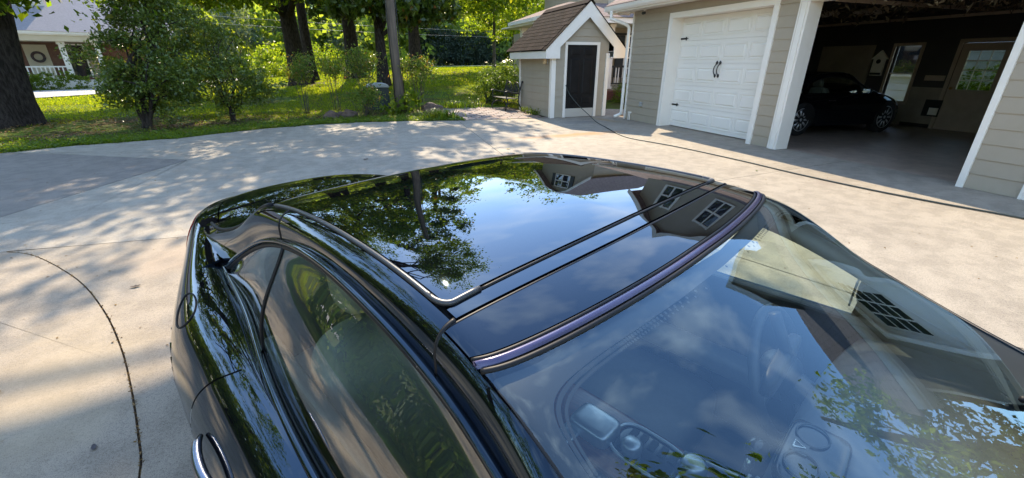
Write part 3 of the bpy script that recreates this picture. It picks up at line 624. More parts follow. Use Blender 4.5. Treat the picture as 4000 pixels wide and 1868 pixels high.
# ================================================================ far brick house
fh = thing('brick_house', 'brick house with white porch columns and dormer across the road', 'house', (-17.9, 37.6, 0), R(28), local=True)
M['fsh'] = mottled('far_roof_shingles', (.27, .25, .26), (.23, .215, .225), 12, .9, 30, .4, .02)
MB().box((-12, 2.2, 0), (6.5, 10, 3.3)).build('wall', mottled('brown_brick', (.2, .105, .075), (.15, .075, .055), 8, .85), fh)
MB().box((-12, 0, 0), (6.5, 2.2, .5)).build('porch_floor', M['white'], fh)
MB().box((-12.3, -.35, 3.2), (6.8, -.3, 3.42)).box((-12.3, -.45, 3.28), (6.8, -.351, 3.44)).build('gutter', M['white'], fh)
MB().box((-12.3, -.3, 2.86), (6.8, 2.2, 3.2)).build('porch_beam', mottled('cream_beam', (.62, .52, .36), (.58, .48, .33), 2, .6), fh)
MB().add([(-12.6, -.5, 3.42), (7.1, -.5, 3.42), (7.1, 5.5, 7.9), (-12.6, 5.5, 7.9), (-12.6, 11.5, 3.42), (7.1, 11.5, 3.42)], [(0, 1, 2, 3), (3, 2, 5, 4)]).build('roof', M['fsh'], fh)
for x in (-4.6, -1.75, .95, 2.65, 6.0): MB().box((x-.13, .05, .5), (x+.13, .31, 2.86)).box((x-.2, .0, 2.7), (x+.2, .36, 2.859)).build('column', M['white'], fh)
fd = MB().box((-.75, 2.14, .5), (.35, 2.199, 2.7)).build('door', mottled('cream_door', (.62, .55, .42), (.58, .5, .38), 3, .5), fh)
wr = [( -.2+.28*math.cos(a), 2.08, 1.95+.28*math.sin(a)) for a in np.linspace(0, 2*math.pi, 17)]
MB().tube(wr, .085, 6).build('wreath', mottled('wreath', (.12, .05, .05), (.05, .07, .08), 12, .9), fd)
fwn = MB().box((1.25, 2.15, .7), (2.1, 2.199, 2.7)).build('window', M['pane'], fh); MB().box((1.15, 2.13, .6), (1.249, 2.2, 2.8)).box((2.101, 2.13, .6), (2.2, 2.2, 2.8)).box((1.25, 2.13, 2.701), (2.1, 2.2, 2.8)).build('window_frame', M['white'], fwn)
MB().box((2.21, 2.12, .6), (2.65, 2.199, 2.8)).build('shutter', M['tanframe'], fh)
rr = MB().box((-4.5, .1, 1.32), (.9, .2, 1.4)).box((-4.5, .1, .58), (.9, .2, .64)).build('porch_railing', M['white'], fh)
for k in range(26): MB().box((-4.4+k*.2, .12, .641), (-4.34+k*.2, .18, 1.319)).build('baluster', M['white'], rr)
MB().box((-2.0, .02, .5), (-1.6, .28, 1.55)).box((-2.08, -.04, 1.551), (-1.52, .34, 1.66)).build('newel_post', M['white'], rr)
dm = MB().prism([(-1.6, 1.6, 4.6), (1.0, 1.6, 4.6), (1.0, 1.6, 6.7), (-.3, 1.6, 8.0), (-1.6, 1.6, 6.7)], (0, 4, 0)).build('dormer', mottled('cream_siding', (.66, .58, .5), (.6, .53, .46), 3, .6), fh)
dwn = MB().box((-.75, 1.55, 4.95), (.15, 1.599, 6.6)).build('pane', M['pane'], dm)
MB().box((-.9, 1.52, 4.85), (-.751, 1.598, 6.75)).box((.151, 1.52, 4.85), (.3, 1.598, 6.75)).box((-.75, 1.52, 6.601), (.15, 1.598, 6.75)).box((-.75, 1.52, 5.73), (.15, 1.549, 5.8)).box((-.75, 1.52, 4.85), (.15, 1.598, 4.949)).build('window_frame', M['white'], dm)
for s in (-1, 1): MB().hexa([(-.3, 1.2, 8.05), (-.3+s*1.6, 1.2, 6.45), (-.3+s*1.6, 6, 6.45), (-.3, 6, 8.05), (-.3, 1.2, 8.17), (-.3+s*1.6, 1.2, 6.57), (-.3+s*1.6, 6, 6.57), (-.3, 6, 8.17)]).build('dormer_roof', M['fsh'], dm)
# ================================================================ trees, shrubs, grass
def unit(n):
    v = rng.normal(size=(n, 3)); return v / np.linalg.norm(v, axis=1)[:, None]
def leafquads(C, size, aspect=0.55, flat=0.0, droop=0.0):
    n = len(C); nrm = unit(n); nrm[:, 2] += flat; nrm /= np.linalg.norm(nrm, axis=1)[:, None]
    a = np.cross(nrm, unit(n)); a /= np.linalg.norm(a, axis=1)[:, None] + 1e-9; a[:, 2] -= droop
    b = np.cross(nrm, a); s = size * rng.uniform(.65, 1.3, n)[:, None]
    a = a * s * .5; b = b * s * .5 * aspect; f = nrm * s * .12
    V = np.stack([C - a, C + b * 1.0 - a * .1 + f, C + a, C - b * 1.0 - a * .1 + f], 1).reshape(-1, 3)
    return V, np.arange(4 * n).reshape(n, 4)
def blobs(ells, per, cr, shell=0.55):
    """cluster centres spread through ellipsoids, then leaf centres around each"""
    cs = []
    for (cx, cy, cz, rx, ry, rz, k) in ells:
        u = unit(k); r = rng.uniform(shell, 1.0, k)[:, None] ** 0.8
        lump = 1 + 0.22 * np.sin(3.1*u[:, :1]*2 + cx) * np.cos(2.7*u[:, 1:2]*2 + cy) + .12*np.sin(7*u[:, 2:3] + cz)
        cs.append(np.array([cx, cy, cz]) + u * r * lump * np.array([rx, ry, rz]))
    cs = np.vstack(cs)
    rad = cr * rng.uniform(.55, 1.25, len(cs))
    L_ = np.repeat(cs, per, 0) + rng.normal(size=(len(cs) * per, 3)) * np.repeat(rad, per)[:, None] * np.array([.55, .55, .4])
    return cs, L_
def barkmat(name, a, b_):
    return mottled(name, a, b_, 6, 0.95, 11, 1.0, 0.05, stretch=(3, 3, .8), detail=8, lo=.38, hi=.62, spec=.15)
M['bark'] = barkmat('oak_bark', (.026, .02, .017), (.07, .056, .048))
M['bark2'] = barkmat('grey_bark', (.07, .06, .05), (.14, .12, .1))
M['poleW'] = mottled('weathered_pole', (.16, .12, .085), (.1, .075, .055), 4, .9, 12, .8, .02, stretch=(4, 4, .3), detail=8)
M['oakleaf'] = leafmat('oak_leaf', [(0, (.055, .1, .012)), (.45, (.095, .155, .016)), (.85, (.145, .21, .02)), (1, (.19, .19, .025))], .42, .62)
M['brightleaf'] = leafmat('bright_leaf', [(0, (.08, .135, .014)), (.5, (.14, .215, .018)), (1, (.21, .25, .03))], .45, .6)
M['magleaf'] = leafmat('magnolia_leaf', [(0, (.035, .062, .012)), (.6, (.065, .105, .015)), (.95, (.09, .13, .018)), (1, (.25, .1, .035))], .32, .35, .45)
M['hollyleaf'] = leafmat('holly_leaf', [(0, (.055, .09, .02)), (.6, (.1, .15, .028)), (1, (.17, .21, .045))], .3, .36, .5)
M['farleaf'] = leafmat('far_leaf', [(0, (.09, .14, .04)), (.5, (.15, .22, .05)), (1, (.22, .29, .06))], .55, .55)
M['blueleaf'] = leafmat('blue_conifer_leaf', [(0, (.07, .11, .085)), (1, (.125, .17, .13))], .6, .35)
M['boxleaf'] = leafmat('boxwood_leaf', [(0, (.06, .11, .012)), (1, (.13, .19, .02))], .5, .5)
M['nandleaf'] = leafmat('nandina_leaf', [(0, (.06, .11, .02)), (.6, (.11, .17, .025)), (.85, (.17, .2, .04)), (1, (.26, .13, .05))], .45, .4)
M['nandleaf2'] = leafmat('garden_bush_leaf', [(0, (.04, .075, .015)), (.6, (.08, .135, .022)), (1, (.13, .19, .03))], .5, .35, .25)
M['hedgeleaf'] = leafmat('dark_hedge_leaf', [(0, (.018, .032, .022)), (1, (.035, .058, .035))], .5, .2)
def limb(mb, a, b, r0, r1, wob=.12, n=7, sag=0):
    a = np.array(a, float); b = np.array(b, float); Ln = np.linalg.norm(b - a); t = np.linspace(0, 1, n)[:, None]
    P_ = a + (b - a) * t; P_ += rng.normal(size=P_.shape) * Ln * wob * .35 * np.sin(np.pi * t); P_[:, 2] += Ln * .12 * np.sin(np.pi * t[:, 0])
    mb.tube(P_, np.linspace(r0, r1, n), 7, cap=False); return P_
SUNGAP = True
def tree(name, label, cat, base, h, r, lean, ells, per, cr, leaf, lmat, bark='bark', group=None, flare=1.7, aspect=.55, sub=9, trunks=None, droop=.2, shell=.55):
    x, y = base[:2]; z0 = float(tz(x, y)) - .15
    root = thing(name, label, cat, (x, y, z0), group=group)
    tb = MB()
    for (dx, dy, k) in (trunks or [(0, 0, 1)]):
        zs = np.array([0, .15, .4, .9, 1.8, 3.2, 5, 7, 10, 14.]) ; zs = zs[zs < h]; zs = np.append(zs, h)
        rad = r * k * (np.interp(zs, [0, .25, .8, 2.0, 20], [flare, flare*.82, 1.18, 1.0, .45]) * np.interp(zs / h, [0, .6, 1], [1, .8, .3]))
        w_ = np.sin(zs * .6 + x) * r * .18 * (zs / h)
        Pt = np.c_[x + dx + lean[0]*zs + w_ + dx*zs*.12, y + dy + lean[1]*zs + w_ + dy*zs*.12, z0 + zs]
        n = 18; s0 = len(tb.v); tb.tube(Pt, rad, n)
        for i in range(len(zs)):                    # buttressed, ridged outline
            for j in range(n):
                p = np.array(tb.v[s0 + i*n + j]); c = Pt[i]; a = 2*math.pi*j/n
                amp = (.10*math.sin(5*a + x) + .05*math.sin(9*a+y+zs[i]))*np.interp(zs[i], [0, 2], [1.5, .5]); tb.v[s0 + i*n + j] = tuple(c + (p - c)*(1 + amp))
    tk = tb
    top = Pt[-1]
    cs, LC = blobs(ells, per, cr, shell)
    if SUNGAP:                                      # leave the gap through which the sun strikes the roof
        o_ = np.array([.1, .5, 1.3]); s_ = np.array(SD); dd_ = np.linalg.norm(np.cross(LC - o_, s_), axis=1); LC = LC[dd_ > .2]
    for (cx, cy, cz, rx, ry, rz, k) in ells:
        zt_ = min(max((cz - rz*.4 - z0) * .75, 1.2), h * .95); st = np.array([x + lean[0]*zt_, y + lean[1]*zt_, z0 + zt_])
        PL = limb(tk, st, (cx, cy, cz), r*.42, r*.12)
        near = cs[np.argsort(((cs - np.array([cx, cy, cz]))**2).sum(1))][:max(k, 1)]
        for q in near[rng.choice(len(near), min(sub, len(near)), replace=False)]: limb(tk, PL[rng.integers(2, 7)], q, r*.13, r*.03, .2, 6)
    tk.build('trunk', M[bark], root, True)
    V, F_ = leafquads(LC, leaf, aspect, .3, droop)
    link('crown', fastmesh('crown', V - np.array([x, y, z0]), F_, M[lmat]), root); return root
# big oak at the left edge, its boughs over the drive
tree('oak_tree', 'huge dark-barked oak trunk at the left edge of the lawn', 'tree', (-9.5, 16.65), 13, .66, (.17, .085),
     [(-7.5, 18.2, 9.2, 6, 4.0, 2.6, 190), (-1.6, 18.6, 8.2, 4.4, 3.6, 2.0, 180), (2.6, 16.4, 11.8, 1.9, 2.0, 2.4, 44), (1.7, 14.6, 11.3, 1.5, 1.5, 2.0, 40), (-12.5, 15, 11.5, 5, 5, 4, 110), (-7.2, 20, 13.4, 5.2, 3.4, 2.4, 60), (-5.8, 14.0, 3.9, 1.7, .9, .75, 34), (-4.3, 15.3, 4.5, 2.0, 1.2, .8, 34), (-7.1, 14.0, 3.5, .8, .7, .55, 14), (-2.2, 18.4, 5.0, 2.2, 1.6, .9, 30)],
     75, .62, .19, 'oakleaf', flare=1.75)
tree('oak_tree', 'dark oak trunk rising behind the large glossy holly bush', 'tree', (-8.0, 25.8), 14, .42, (.03, 0),
     [(-8, 27, 12, 5, 5, 4, 45), (-9.5, 24, 5.0, 3.6, 3, 1.2, 55), (-5.5, 24.5, 5.2, 3.0, 3, 1.2, 45)], 70, .7, .24, 'oakleaf', group=None)
tree('oak_tree', 'straight thick oak trunk in mid lawn, nearest left of the utility pole', 'tree', (-2.75, 30.7), 15, .5, (-.015, 0),
     [(-3, 32, 13, 5.5, 5, 4.5, 45), (-5.5, 28, 5.6, 3.4, 3, 1.4, 55), (-1.0, 27, 5.6, 3.0, 2.6, 1.2, 50), (1, 29, 7, 3, 3, 1.6, 40)], 70, .75, .26, 'oakleaf')
tree('oak_tree', 'slim trunk half hidden behind the thick mid-lawn oak', 'tree', (-2.2, 33.0), 12, .32, (0, 0), [(-2, 35, 11, 4, 4, 3.5, 40), (-4, 33, 7, 3, 2, 1.5, 25)], 60, .8, .28, 'brightleaf')
tree('oak_tree', 'oak trunk standing beyond the nandina left of the utility pole', 'tree', (.55, 32.6), 15, .46, (0, 0),
     [(1, 33, 12.5, 5, 4.5, 4, 40), (2.5, 29.5, 5.9, 3.2, 2.6, 1.2, 50)], 70, .75, .26, 'oakleaf')
tree('magnolia_tree', 'magnolia with large dark drooping leaves behind the utility pole', 'tree', (1.85, 25.6), 11, .26, (.02, 0),
     [(1.9, 25.4, 11, 3.4, 3.2, 5.6, 150), (1.0, 24.2, 4.5, 2.1, 1.5, 1.0, 46), (3.6, 24.4, 4.4, 2.3, 1.5, 1.1, 46), (4.7, 25, 4.0, 1.4, 1.2, .7, 18)], 46, .5, .28, 'magleaf', droop=.5)
tree('oak_tree', 'oak trunk right of the utility pole, before the dark hedge', 'tree', (5.1, 35.4), 14, .44, (0, 0),
     [(6, 37, 12, 5, 4, 4, 34), (8.5, 32.5, 6.0, 3.6, 3, 1.3, 60), (4.8, 31.5, 5.8, 2.4, 2, 1.0, 36), (10.5, 29, 6.4, 3, 2.6, 1.3, 40)], 70, .75, .26, 'oakleaf')
tree('young_tree', 'young bright green tree with thin trunk on the sunny lawn', 'tree', (11.6, 36.0), 7, .13, (.01, 0),
     [(11.6, 36, 5.6, 2.4, 2.2, 2.2, 80), (11, 35.8, 8, 2, 2, 1.6, 40)], 60, .55, .2, 'brightleaf', 'bark2', flare=1.4)
tree('crape_myrtle', 'multi-stemmed tree at the far end of the lawn beside the porch', 'tree', (15.8, 41.0), 6, .16, (0, 0),
     [(15.8, 41, 7, 3.4, 3, 2.6, 90), (14.6, 40, 4.8, 1.8, 1.8, 1.2, 30)], 60, .6, .22, 'oakleaf', 'bark2', trunks=[(-.5, 0, .8), (0, 0, 1), (.45, .1, .8), (.2, -.3, .7)], flare=1.3)
# trees out of frame that the car paint mirrors
tree('oak_tree', 'tall oak behind the porch roof', 'tree', (16.5, 34), 12, .4, (0, 0), [(16.5, 34, 9.5, 5.5, 5, 4, 110)], 60, .8, .3, 'oakleaf')
tree('oak_tree', 'oak left of the driveway, seen only in the car paint', 'tree', (-17.5, 2), 12, .55, (0, 0), [(-17, 3, 10, 6, 7, 4.5, 120), (-15.5, 6, 6, 3, 3, 1.5, 30)], 60, .8, .28, 'oakleaf')
tree('oak_tree', 'bright oak on the left lawn, seen only in the car glass', 'tree', (-15, 8.5), 8, .3, (0, 0), [(-15, 8.5, 4.4, 3.6, 4, 3.4, 120), (-12.6, 6.2, 1.9, 1.8, 2, 1.7, 60), (-14.5, 11.5, 1.8, 1.8, 1.6, 1.6, 50), (-13.6, 2.6, 1.6, 1.8, 2.0, 1.5, 50)], 60, .75, .28, 'brightleaf')
tree('oak_tree', 'second oak left of the driveway, seen only in the car paint', 'tree', (-20, -9), 12, .5, (0, 0), [(-19, -9, 9, 6, 7, 5, 110)], 60, .85, .3, 'brightleaf')
tree('young_tree', 'slender leafy tree by the far garage end, mirrored in the windshield', 'tree', (8.7, -.75), 6, .17, (0, 0), [(8.7, -.8, 3.6, 1.3, 1.1, 1.9, 70), (8.3, -1.6, 2.2, 1.0, 1.0, 1.0, 30)], 50, .36, .13, 'brightleaf', 'bark2', flare=1.3)
tree('oak_tree', 'oak beyond the far garage end, mirrored in the windshield', 'tree', (9, -5.5), 10, .35, (0, 0), [(9, -5.6, 6.8, 3.2, 3.2, 2.4, 90), (6.6, -3.9, 7.4, 1.2, 1.2, 1.0, 18)], 60, .6, .2, 'oakleaf')
# shrubs
def shrub(name, label, base, ells, per, cr, leaf, lmat, stems=6, srad=.03, group=None, sh=.5, cat='bush', aspect=.5, kind=None, shell=.45):
    x, y = base; z0 = float(tz(x, y)) - .02; root = thing(name, label, cat, (x, y, z0), group=group, kind=kind)
    cs, LC = blobs(ells, per, cr, shell); LC = LC[LC[:, 2] > z0 + .03]; sb = MB()
    far = cs[np.argsort(cs[:, 2])]
    for k in range(stems):
        q = far[rng.integers(0, len(far))]; a = np.array([x + rng.normal()*.12*sh, y + rng.normal()*.12*sh, z0])
        P_ = limb(sb, a, q, srad, srad*.3, .2, 6)
        for _ in range(2): limb(sb, P_[rng.integers(2, 5)], far[rng.integers(0, len(far))], srad*.5, srad*.2, .2, 5)
    if stems: sb.build('stem', M['bark'], root, True)
    V, F_ = leafquads(LC, leaf, aspect, .2); link('foliage', fastmesh('foliage', V - np.array([x, y, z0]), F_, M[lmat]), root); return root
shrub('holly_bush', 'large glossy dark green holly bush near the drive', (-5.35, 14.6), [(-4.95, 14.8, 1.75, 1.2, 1.1, 1.35, 150), (-4.7, 15.0, 2.9, .85, .8, .75, 50), (-5.6, 14.5, 1.0, .5, .6, .55, 26), (-4.3, 14.4, 1.2, .8, .7, .65, 40)], 75, .27, .088, 'hollyleaf', 9, .05)
shrub('holly_bush', 'smaller glossy holly bush with low spreading branches', (-3.4, 15.4), [(-3.5, 15.5, 1.35, 1.0, .9, .95, 90), (-3.7, 15.5, 2.4, .55, .5, .7, 34), (-2.5, 15.3, .95, .8, .5, .4, 30)], 62, .24, .085, 'hollyleaf', 8, .035)
shrub('boxwood_bush', 'leafy green bush behind the iron bench', (5.35, 17.6), [(5.6, 17.6, .65, .75, .8, .65, 70), (6.15, 17.0, .9, .45, .7, .75, 50), (5.9, 18.4, .8, .6, .8, .6, 40)], 60, .24, .085, 'nandleaf2', 5, .03)
shrub('boxwood_bush', 'round bush in the red mulch by the porch step', (10.75, 15.7), [(10.75, 15.75, .5, .5, .5, .55, 40), (11.3, 15.9, .55, .4, .4, .4, 20)], 60, .16, .06, 'boxleaf', 3, .02)
shrub('boxwood_bush', 'green shrub outside the garage door window', (16.6, 6.9), [(16.6, 6.9, .8, .8, 1.3, .65, 60)], 50, .25, .1, 'boxleaf', 3, .02)
for lab, px, py, hh, n in (('spindly nandina with bare canes, farthest left in the bed', -1.45, 16.7, 1.7, 8), ('thin nandina between its neighbours in the bed', -.5, 17.4, 1.75, 7), ('leafy nandina just left of the utility pole', .55, 15.9, 1.85, 12), ('dense nandina just right of the utility pole', 2.35, 16.3, 1.6, 11), ('low nandina in front of the utility box', .35, 15.35, .8, 7)):
    root = thing('nandina', lab, 'shrub', (px, py, -.03), group='nandinas in the bed round the utility pole'); sb = MB(); tips = []
    for k in range(n):
        a = rng.uniform(0, 6.28); s_ = rng.uniform(.15, .55); h_ = hh*rng.uniform(.7, 1.1)
        p = smooth_line([(px+.1*math.cos(a), py+.1*math.sin(a), -.03), (px+.5*s_*math.cos(a), py+.5*s_*math.sin(a), h_*.5), (px+s_*math.cos(a), py+s_*math.sin(a), h_)], 4)
        sb.tube(p, np.linspace(.011, .006, len(p)), 5); tips += [p[-1], p[-1]*.8+p[-3]*.2, p[-2] + rng.normal(size=3)*.12]
    sb.build('cane', M['bark2'], root, True)
    T_ = np.array(tips); C = np.repeat(T_, 58, 0) + rng.normal(size=(len(T_)*58, 3))*np.array([.18, .18, .1]); V, F_ = leafquads(C, .09, .4, .4, .2)
    link('foliage', fastmesh('foliage', V - np.array([px, py, -.03]), F_, M['nandleaf']), root)
def straps(name, label, px, py, n, L_, w_, mat, spread=.35, cat='plant'):
    root = thing(name, label, cat, (px, py, -.02)); Vs = []; Fs = []
    for k in range(n):
        a = rng.uniform(0, 6.28); l = L_*rng.uniform(.6, 1.15); o = np.array([px + rng.normal()*spread*.5, py + rng.normal()*spread*.4, -.02]); d = np.array([math.cos(a), math.sin(a), 0]); s_ = np.array([-d[1], d[0], 0])*w_
        t = np.array([0, .35, .7, 1.0]); c = o + d*(t[:, None]**1.6)*l*.6; c[:, 2] += l*(t*1.0 - .55*t**2.4)
        b0 = len(Vs); Vs += [c[0]-s_, c[0]+s_, c[1]-s_, c[1]+s_, c[2]-s_*.8, c[2]+s_*.8, c[3], c[3]+s_*.05]; Fs += [(b0, b0+1, b0+3, b0+2), (b0+2, b0+3, b0+5, b0+4), (b0+4, b0+5, b0+7, b0+6)]
    link('leaves', fastmesh('leaves', np.array(Vs) - np.array([px, py, -.02]), np.array(Fs), M[mat]), root)
straps('daylily', 'arching bright green daylily clump at the patio corner', 2.55, 13.6, 190, .62, .014, 'boxleaf', .5)
straps('daylily', 'low strappy clump at the far side of the patio', 4.05, 16.9, 230, .5, .014, 'oakleaf', .8)
shrub('weed_plant', 'small broad-leaved weeds at the corner of the shed', (5.75, 13.9), [(5.75, 13.9, .1, .16, .9, .1, 26)], 14, .1, .06, 'boxleaf', 0, cat='plant')
shrub('vine_plant', 'broad-leaved green vine at the foot of the utility pole', (1.95, 15.9), [(2.0, 15.75, .35, .4, .25, .4, 16), (1.4, 15.6, .2, .5, .2, .2, 10)], 8, .22, .17, 'boxleaf', 2, .01, cat='plant', aspect=.8)
shrub('dark_hedge', 'tall dark clipped hedge across the far road', (14, 62.5), [(12.2, 62.5, 3.2, 2.6, 1.6, 2.7, 130), (16.2, 62.5, 3.0, 2.8, 1.6, 2.5, 130), (19.5, 63, 2.5, 1.6, 1.4, 1.9, 50)], 66, .6, .26, 'hedgeleaf', 0, cat='hedge', shell=.7)
# clipped shrubs before the far house
fhM = Matrix.Translation((-17.9, 37.6, 0)) @ Matrix.Rotation(R(28), 4, 'Z')
for lab, lx, ly, e in (('clipped lime-green hedge before the far porch', -1.0, -1.3, (2.4, .7, .75)), ('rounded clipped bush beside the far porch steps', 3.6, -1.2, (1.5, 1.0, .95)), ('tall rounded bush half hidden by the oak trunk', -4.3, -1.6, (.9, .9, 1.2))):
    p = fhM @ Vector((lx, ly, 0)); u = fhM.to_3x3() @ Vector((1, 0, 0)); k = 4
    ells = [(p.x + u.x*e[0]*t, p.y + u.y*e[0]*t, e[2]*.6, max(e[0]*.42, .5), e[1], e[2]*.75, 46) for t in (-.6, -.2, .2, .6)]
    shrub('clipped_bush', lab, (p.x, p.y), ells, 40, .16, .11, 'boxleaf', 0, shell=.75)
# far wood: one mass
fw_e = []
for k in range(260):
    az = rng.uniform(-62, 62); d = rng.uniform(64, 110); s_, c_ = math.sin(R(az)), math.cos(R(az)); hgt = rng.uniform(5, 17)
    if -33 < az < -18 and d < 78: continue
    fw_e.append((s_*d, c_*d, 1 + hgt*.7, rng.uniform(3, 5.5), rng.uniform(3, 5), hgt*.62, 30))
_, LC = blobs(fw_e, 34, 1.5, .6); V, F_ = leafquads(LC, .78, .75, .2); link('far_wood', fastmesh('far_wood', V, F_, M['farleaf']), kind='stuff')
fw_e = [(math.sin(R(a))*d, math.cos(R(a))*d, h*.5, rw, rw, h*.55, 46) for a, d, h, rw in ((-17, 60, 13, 3.4), (-14.5, 66, 15, 3.8), (-11, 62, 9, 3), (-19.5, 63, 9, 2.6), (3, 72, 9, 5), (12, 74, 8, 5), (-4, 70, 10, 4), (24, 75, 10, 5), (31, 75, 12, 5))]
_, LC = blobs(fw_e, 60, .9, .6); V, F_ = leafquads(LC, .42, .4, .2, .4); link('far_conifers', fastmesh('far_conifers', V, F_, M['blueleaf']), kind='stuff')
us = []
for k in range(46):
    az = rng.uniform(-24, 30); d = rng.uniform(46, 60); s_, c_ = math.sin(R(az)), math.cos(R(az))
    if 13 < az < 26: continue
    us.append((s_*d, c_*d, .9+float(tz(s_*d, c_*d)), rng.uniform(1, 2), rng.uniform(1, 1.6), rng.uniform(.8, 2.0), 26))
us = [u for u in us if np.hypot(u[0], u[1]) > 53 or u[0] < -2]
_, LC = blobs(us, 34, .5, .5); V, F_ = leafquads(LC, .24, .6, .2); link('roadside_undergrowth', fastmesh('roadside_undergrowth', V, F_, M['brightleaf']), kind='stuff')
# belts of trees behind the camera, for the paint and glass
fw_e = [(math.sin(R(a))*d, math.cos(R(a))*d, h*.55, 5, 5, h*.5, 22) for a, d, h in zip(np.linspace(70, 292, 40), rng.uniform(34, 48, 40), rng.uniform(7, 13, 40)) if not (a < 110)]
_, LC = blobs(fw_e, 22, 1.6, .6); V, F_ = leafquads(LC, .7, .7, .2); link('rear_wood', fastmesh('rear_wood', V, F_, M['farleaf']), kind='stuff')
# grass
def vnoise(x, y, s, seed=0):
    r2 = np.random.default_rng(seed); v = np.zeros_like(x)
    for k in range(7):
        a = r2.uniform(0, 6.28); f = s * r2.uniform(.6, 2.2); v += np.sin((x*math.cos(a) + y*math.sin(a))*f + r2.uniform(0, 6.28))
    return v / 7
def lawn_mask(x, y, gap=.0):
    m = ~inpoly(x, y, DRIVE) & ~inpoly(x, y, PATIO) & ~((x > 7.6) & (y < 21)) & ~((x > 5.85) & (x < 8) & (y < 15.4)) & ~((x > 9) & (y < 17)); return m
def grass(name, n, x0, x1, y0, y1, hgt, wid, mat, thr, dpow=1.0, seed=1):
    x = rng.uniform(x0, x1, n); y = y0 + (y1 - y0) * rng.uniform(0, 1, n) ** dpow
    v = vnoise(x, y, .9, seed) + .35*vnoise(x, y, 4, seed+1)
    bare = np.zeros(n)
    for (bx, by, br) in ((-5.3, 14.2, 2.1), (-7.6, 15.6, 2.2), (-3.2, 15.0, 1.2), (-.8, 15.2, .9), (-3.4, 30.6, 1.6), (1.0, 15.8, 1.3)): bare = np.maximum(bare, np.exp(-((x-bx)**2 + (y-by)**2*1.6)/br**2))
    edge = np.exp(-np.maximum(0, y - 11 - .22*(x + 6.6))**2 / 1.2)
    k = lawn_mask(x, y) & (v + 1.1*edge*.5 - 1.0*bare + rng.uniform(-.25, .25, n) > thr); x, y = x[k], y[k]; n = len(x)
    a = rng.uniform(0, 6.28, n); h_ = hgt*rng.uniform(.5, 1.4, n); w_ = wid*rng.uniform(.6, 1.3, n); z = tz(x, y)
    B = np.c_[x, y, z]; s_ = np.c_[np.cos(a), np.sin(a), np.zeros(n)]*w_[:, None]; tip = B + np.c_[rng.normal(size=n)*h_*.55, rng.normal(size=n)*h_*.55, h_]
    V = np.stack([B - s_, B + s_, tip], 1).reshape(-1, 3); link(name, fastmesh(name, V, np.arange(3*n).reshape(n, 3), mat), kind='stuff')
M['grass'] = leafmat('grass_blade', [(0, (.09, .14, .012)), (.6, (.16, .22, .014)), (1, (.26, .29, .025))], .6, .5, .2)
grass('grass', 170000, -17, 7, 10.6, 27, .05, .011, M['grass'], -.22, 1.25)
grass('far_grass', 150000, -30, 22, 24, 62, .07, .035, M['grass'], -.5, 1.3, 3)
n = 16000; x = rng.uniform(-10, 3.2, n); y = np.interp(x, [p[0] for p in E1], [p[1] for p in E1]) + rng.gamma(1.2, .45, n) - .05 + .05*np.sin(x*5.3) + .04*np.sin(x*13.1)
C = np.c_[x, y, rng.uniform(.0, .06, n)]; V, F_ = leafquads(C, .05, .8, 1.2); link('clover', fastmesh('clover', V, F_, M['boxleaf']), kind='stuff')
n = 5000; x = rng.uniform(-10, 3, n); y = 11.6 + rng.uniform(0, 6, n); k = lawn_mask(x, y); C = np.c_[x, y, np.full(n, .012)][k]
M['litter'] = leafmat('leaf_litter', [(0, (.12, .07, .03)), (1, (.26, .18, .09))], .8, .1, .1)
V, F_ = leafquads(C, .07, .6, 2.5); link('leaf_litter', fastmesh('leaf_litter', V, F_, M['litter']), kind='stuff')
# ================================================================ the black coupe
CA = R(65); CO = (0.5996, 0.8022, 0.0)
def spl(xs, ys):
    x = np.array(xs, float); y = np.array(ys, float); n = len(x); h = np.diff(x); A = np.eye(n); b = np.zeros(n)
    for i in range(1, n-1):
        A[i, i-1] = h[i-1]; A[i, i] = 2*(h[i-1]+h[i]); A[i, i+1] = h[i]; b[i] = 6*((y[i+1]-y[i])/h[i] - (y[i]-y[i-1])/h[i-1])
    m_ = np.linalg.solve(A, b)
    def f(t):
        t = np.asarray(t, float); i = np.clip(np.searchsorted(x, t) - 1, 0, n-2); hh = h[i]; a = (x[i+1]-t)/hh; c = (t-x[i])/hh
        return a*y[i] + c*y[i+1] + ((a**3-a)*m_[i] + (c**3-c)*m_[i+1])*hh*hh/6
    return f
zc = spl([-1.95, -1.8, -1.5, -1.2, -1.0, -.8, -.55, -.3, -.05, .1, .17, .4, .7, 1.0, 1.12], [.945, .96, 1.03, 1.14, 1.238, 1.287, 1.31, 1.317, 1.311, 1.294, 1.279, 1.19, 1.06, .93, .877])
zt = spl([-1.95, -1.6, -1.45, -1.3, -1.1, -.9, -.7, -.45, -.2, 0, .2, .45, .7, .95, 1.12], [.88, .872, .878, .945, 1.05, 1.137, 1.193, 1.22, 1.213, 1.193, 1.148, 1.055, .95, .885, .865])
vt = spl([-1.95, -1.45, -1.2, -1.0, -.8, -.5, -.2, 0, .1, .34, .55, .75, .95, 1.12], [.605, .615, .60, .585, .578, .575, .585, .598, .608, .645, .67, .69, .70, .705])
vb = spl([-1.95, -1.6, -1.35, -1.0, -.7, -.45, -.2, 0, .5, 1.12], [.59, .60, .615, .645, .688, .716, .73, .735, .738, .735])
uH = lambda q: .172 - .085*(np.abs(q)/.6)**2.5
uGap = lambda q: .052 - .035*(np.abs(q)/.6)**2
uGF = lambda q: .004 - .02*(np.abs(q)/.6)**2
ZB = .868
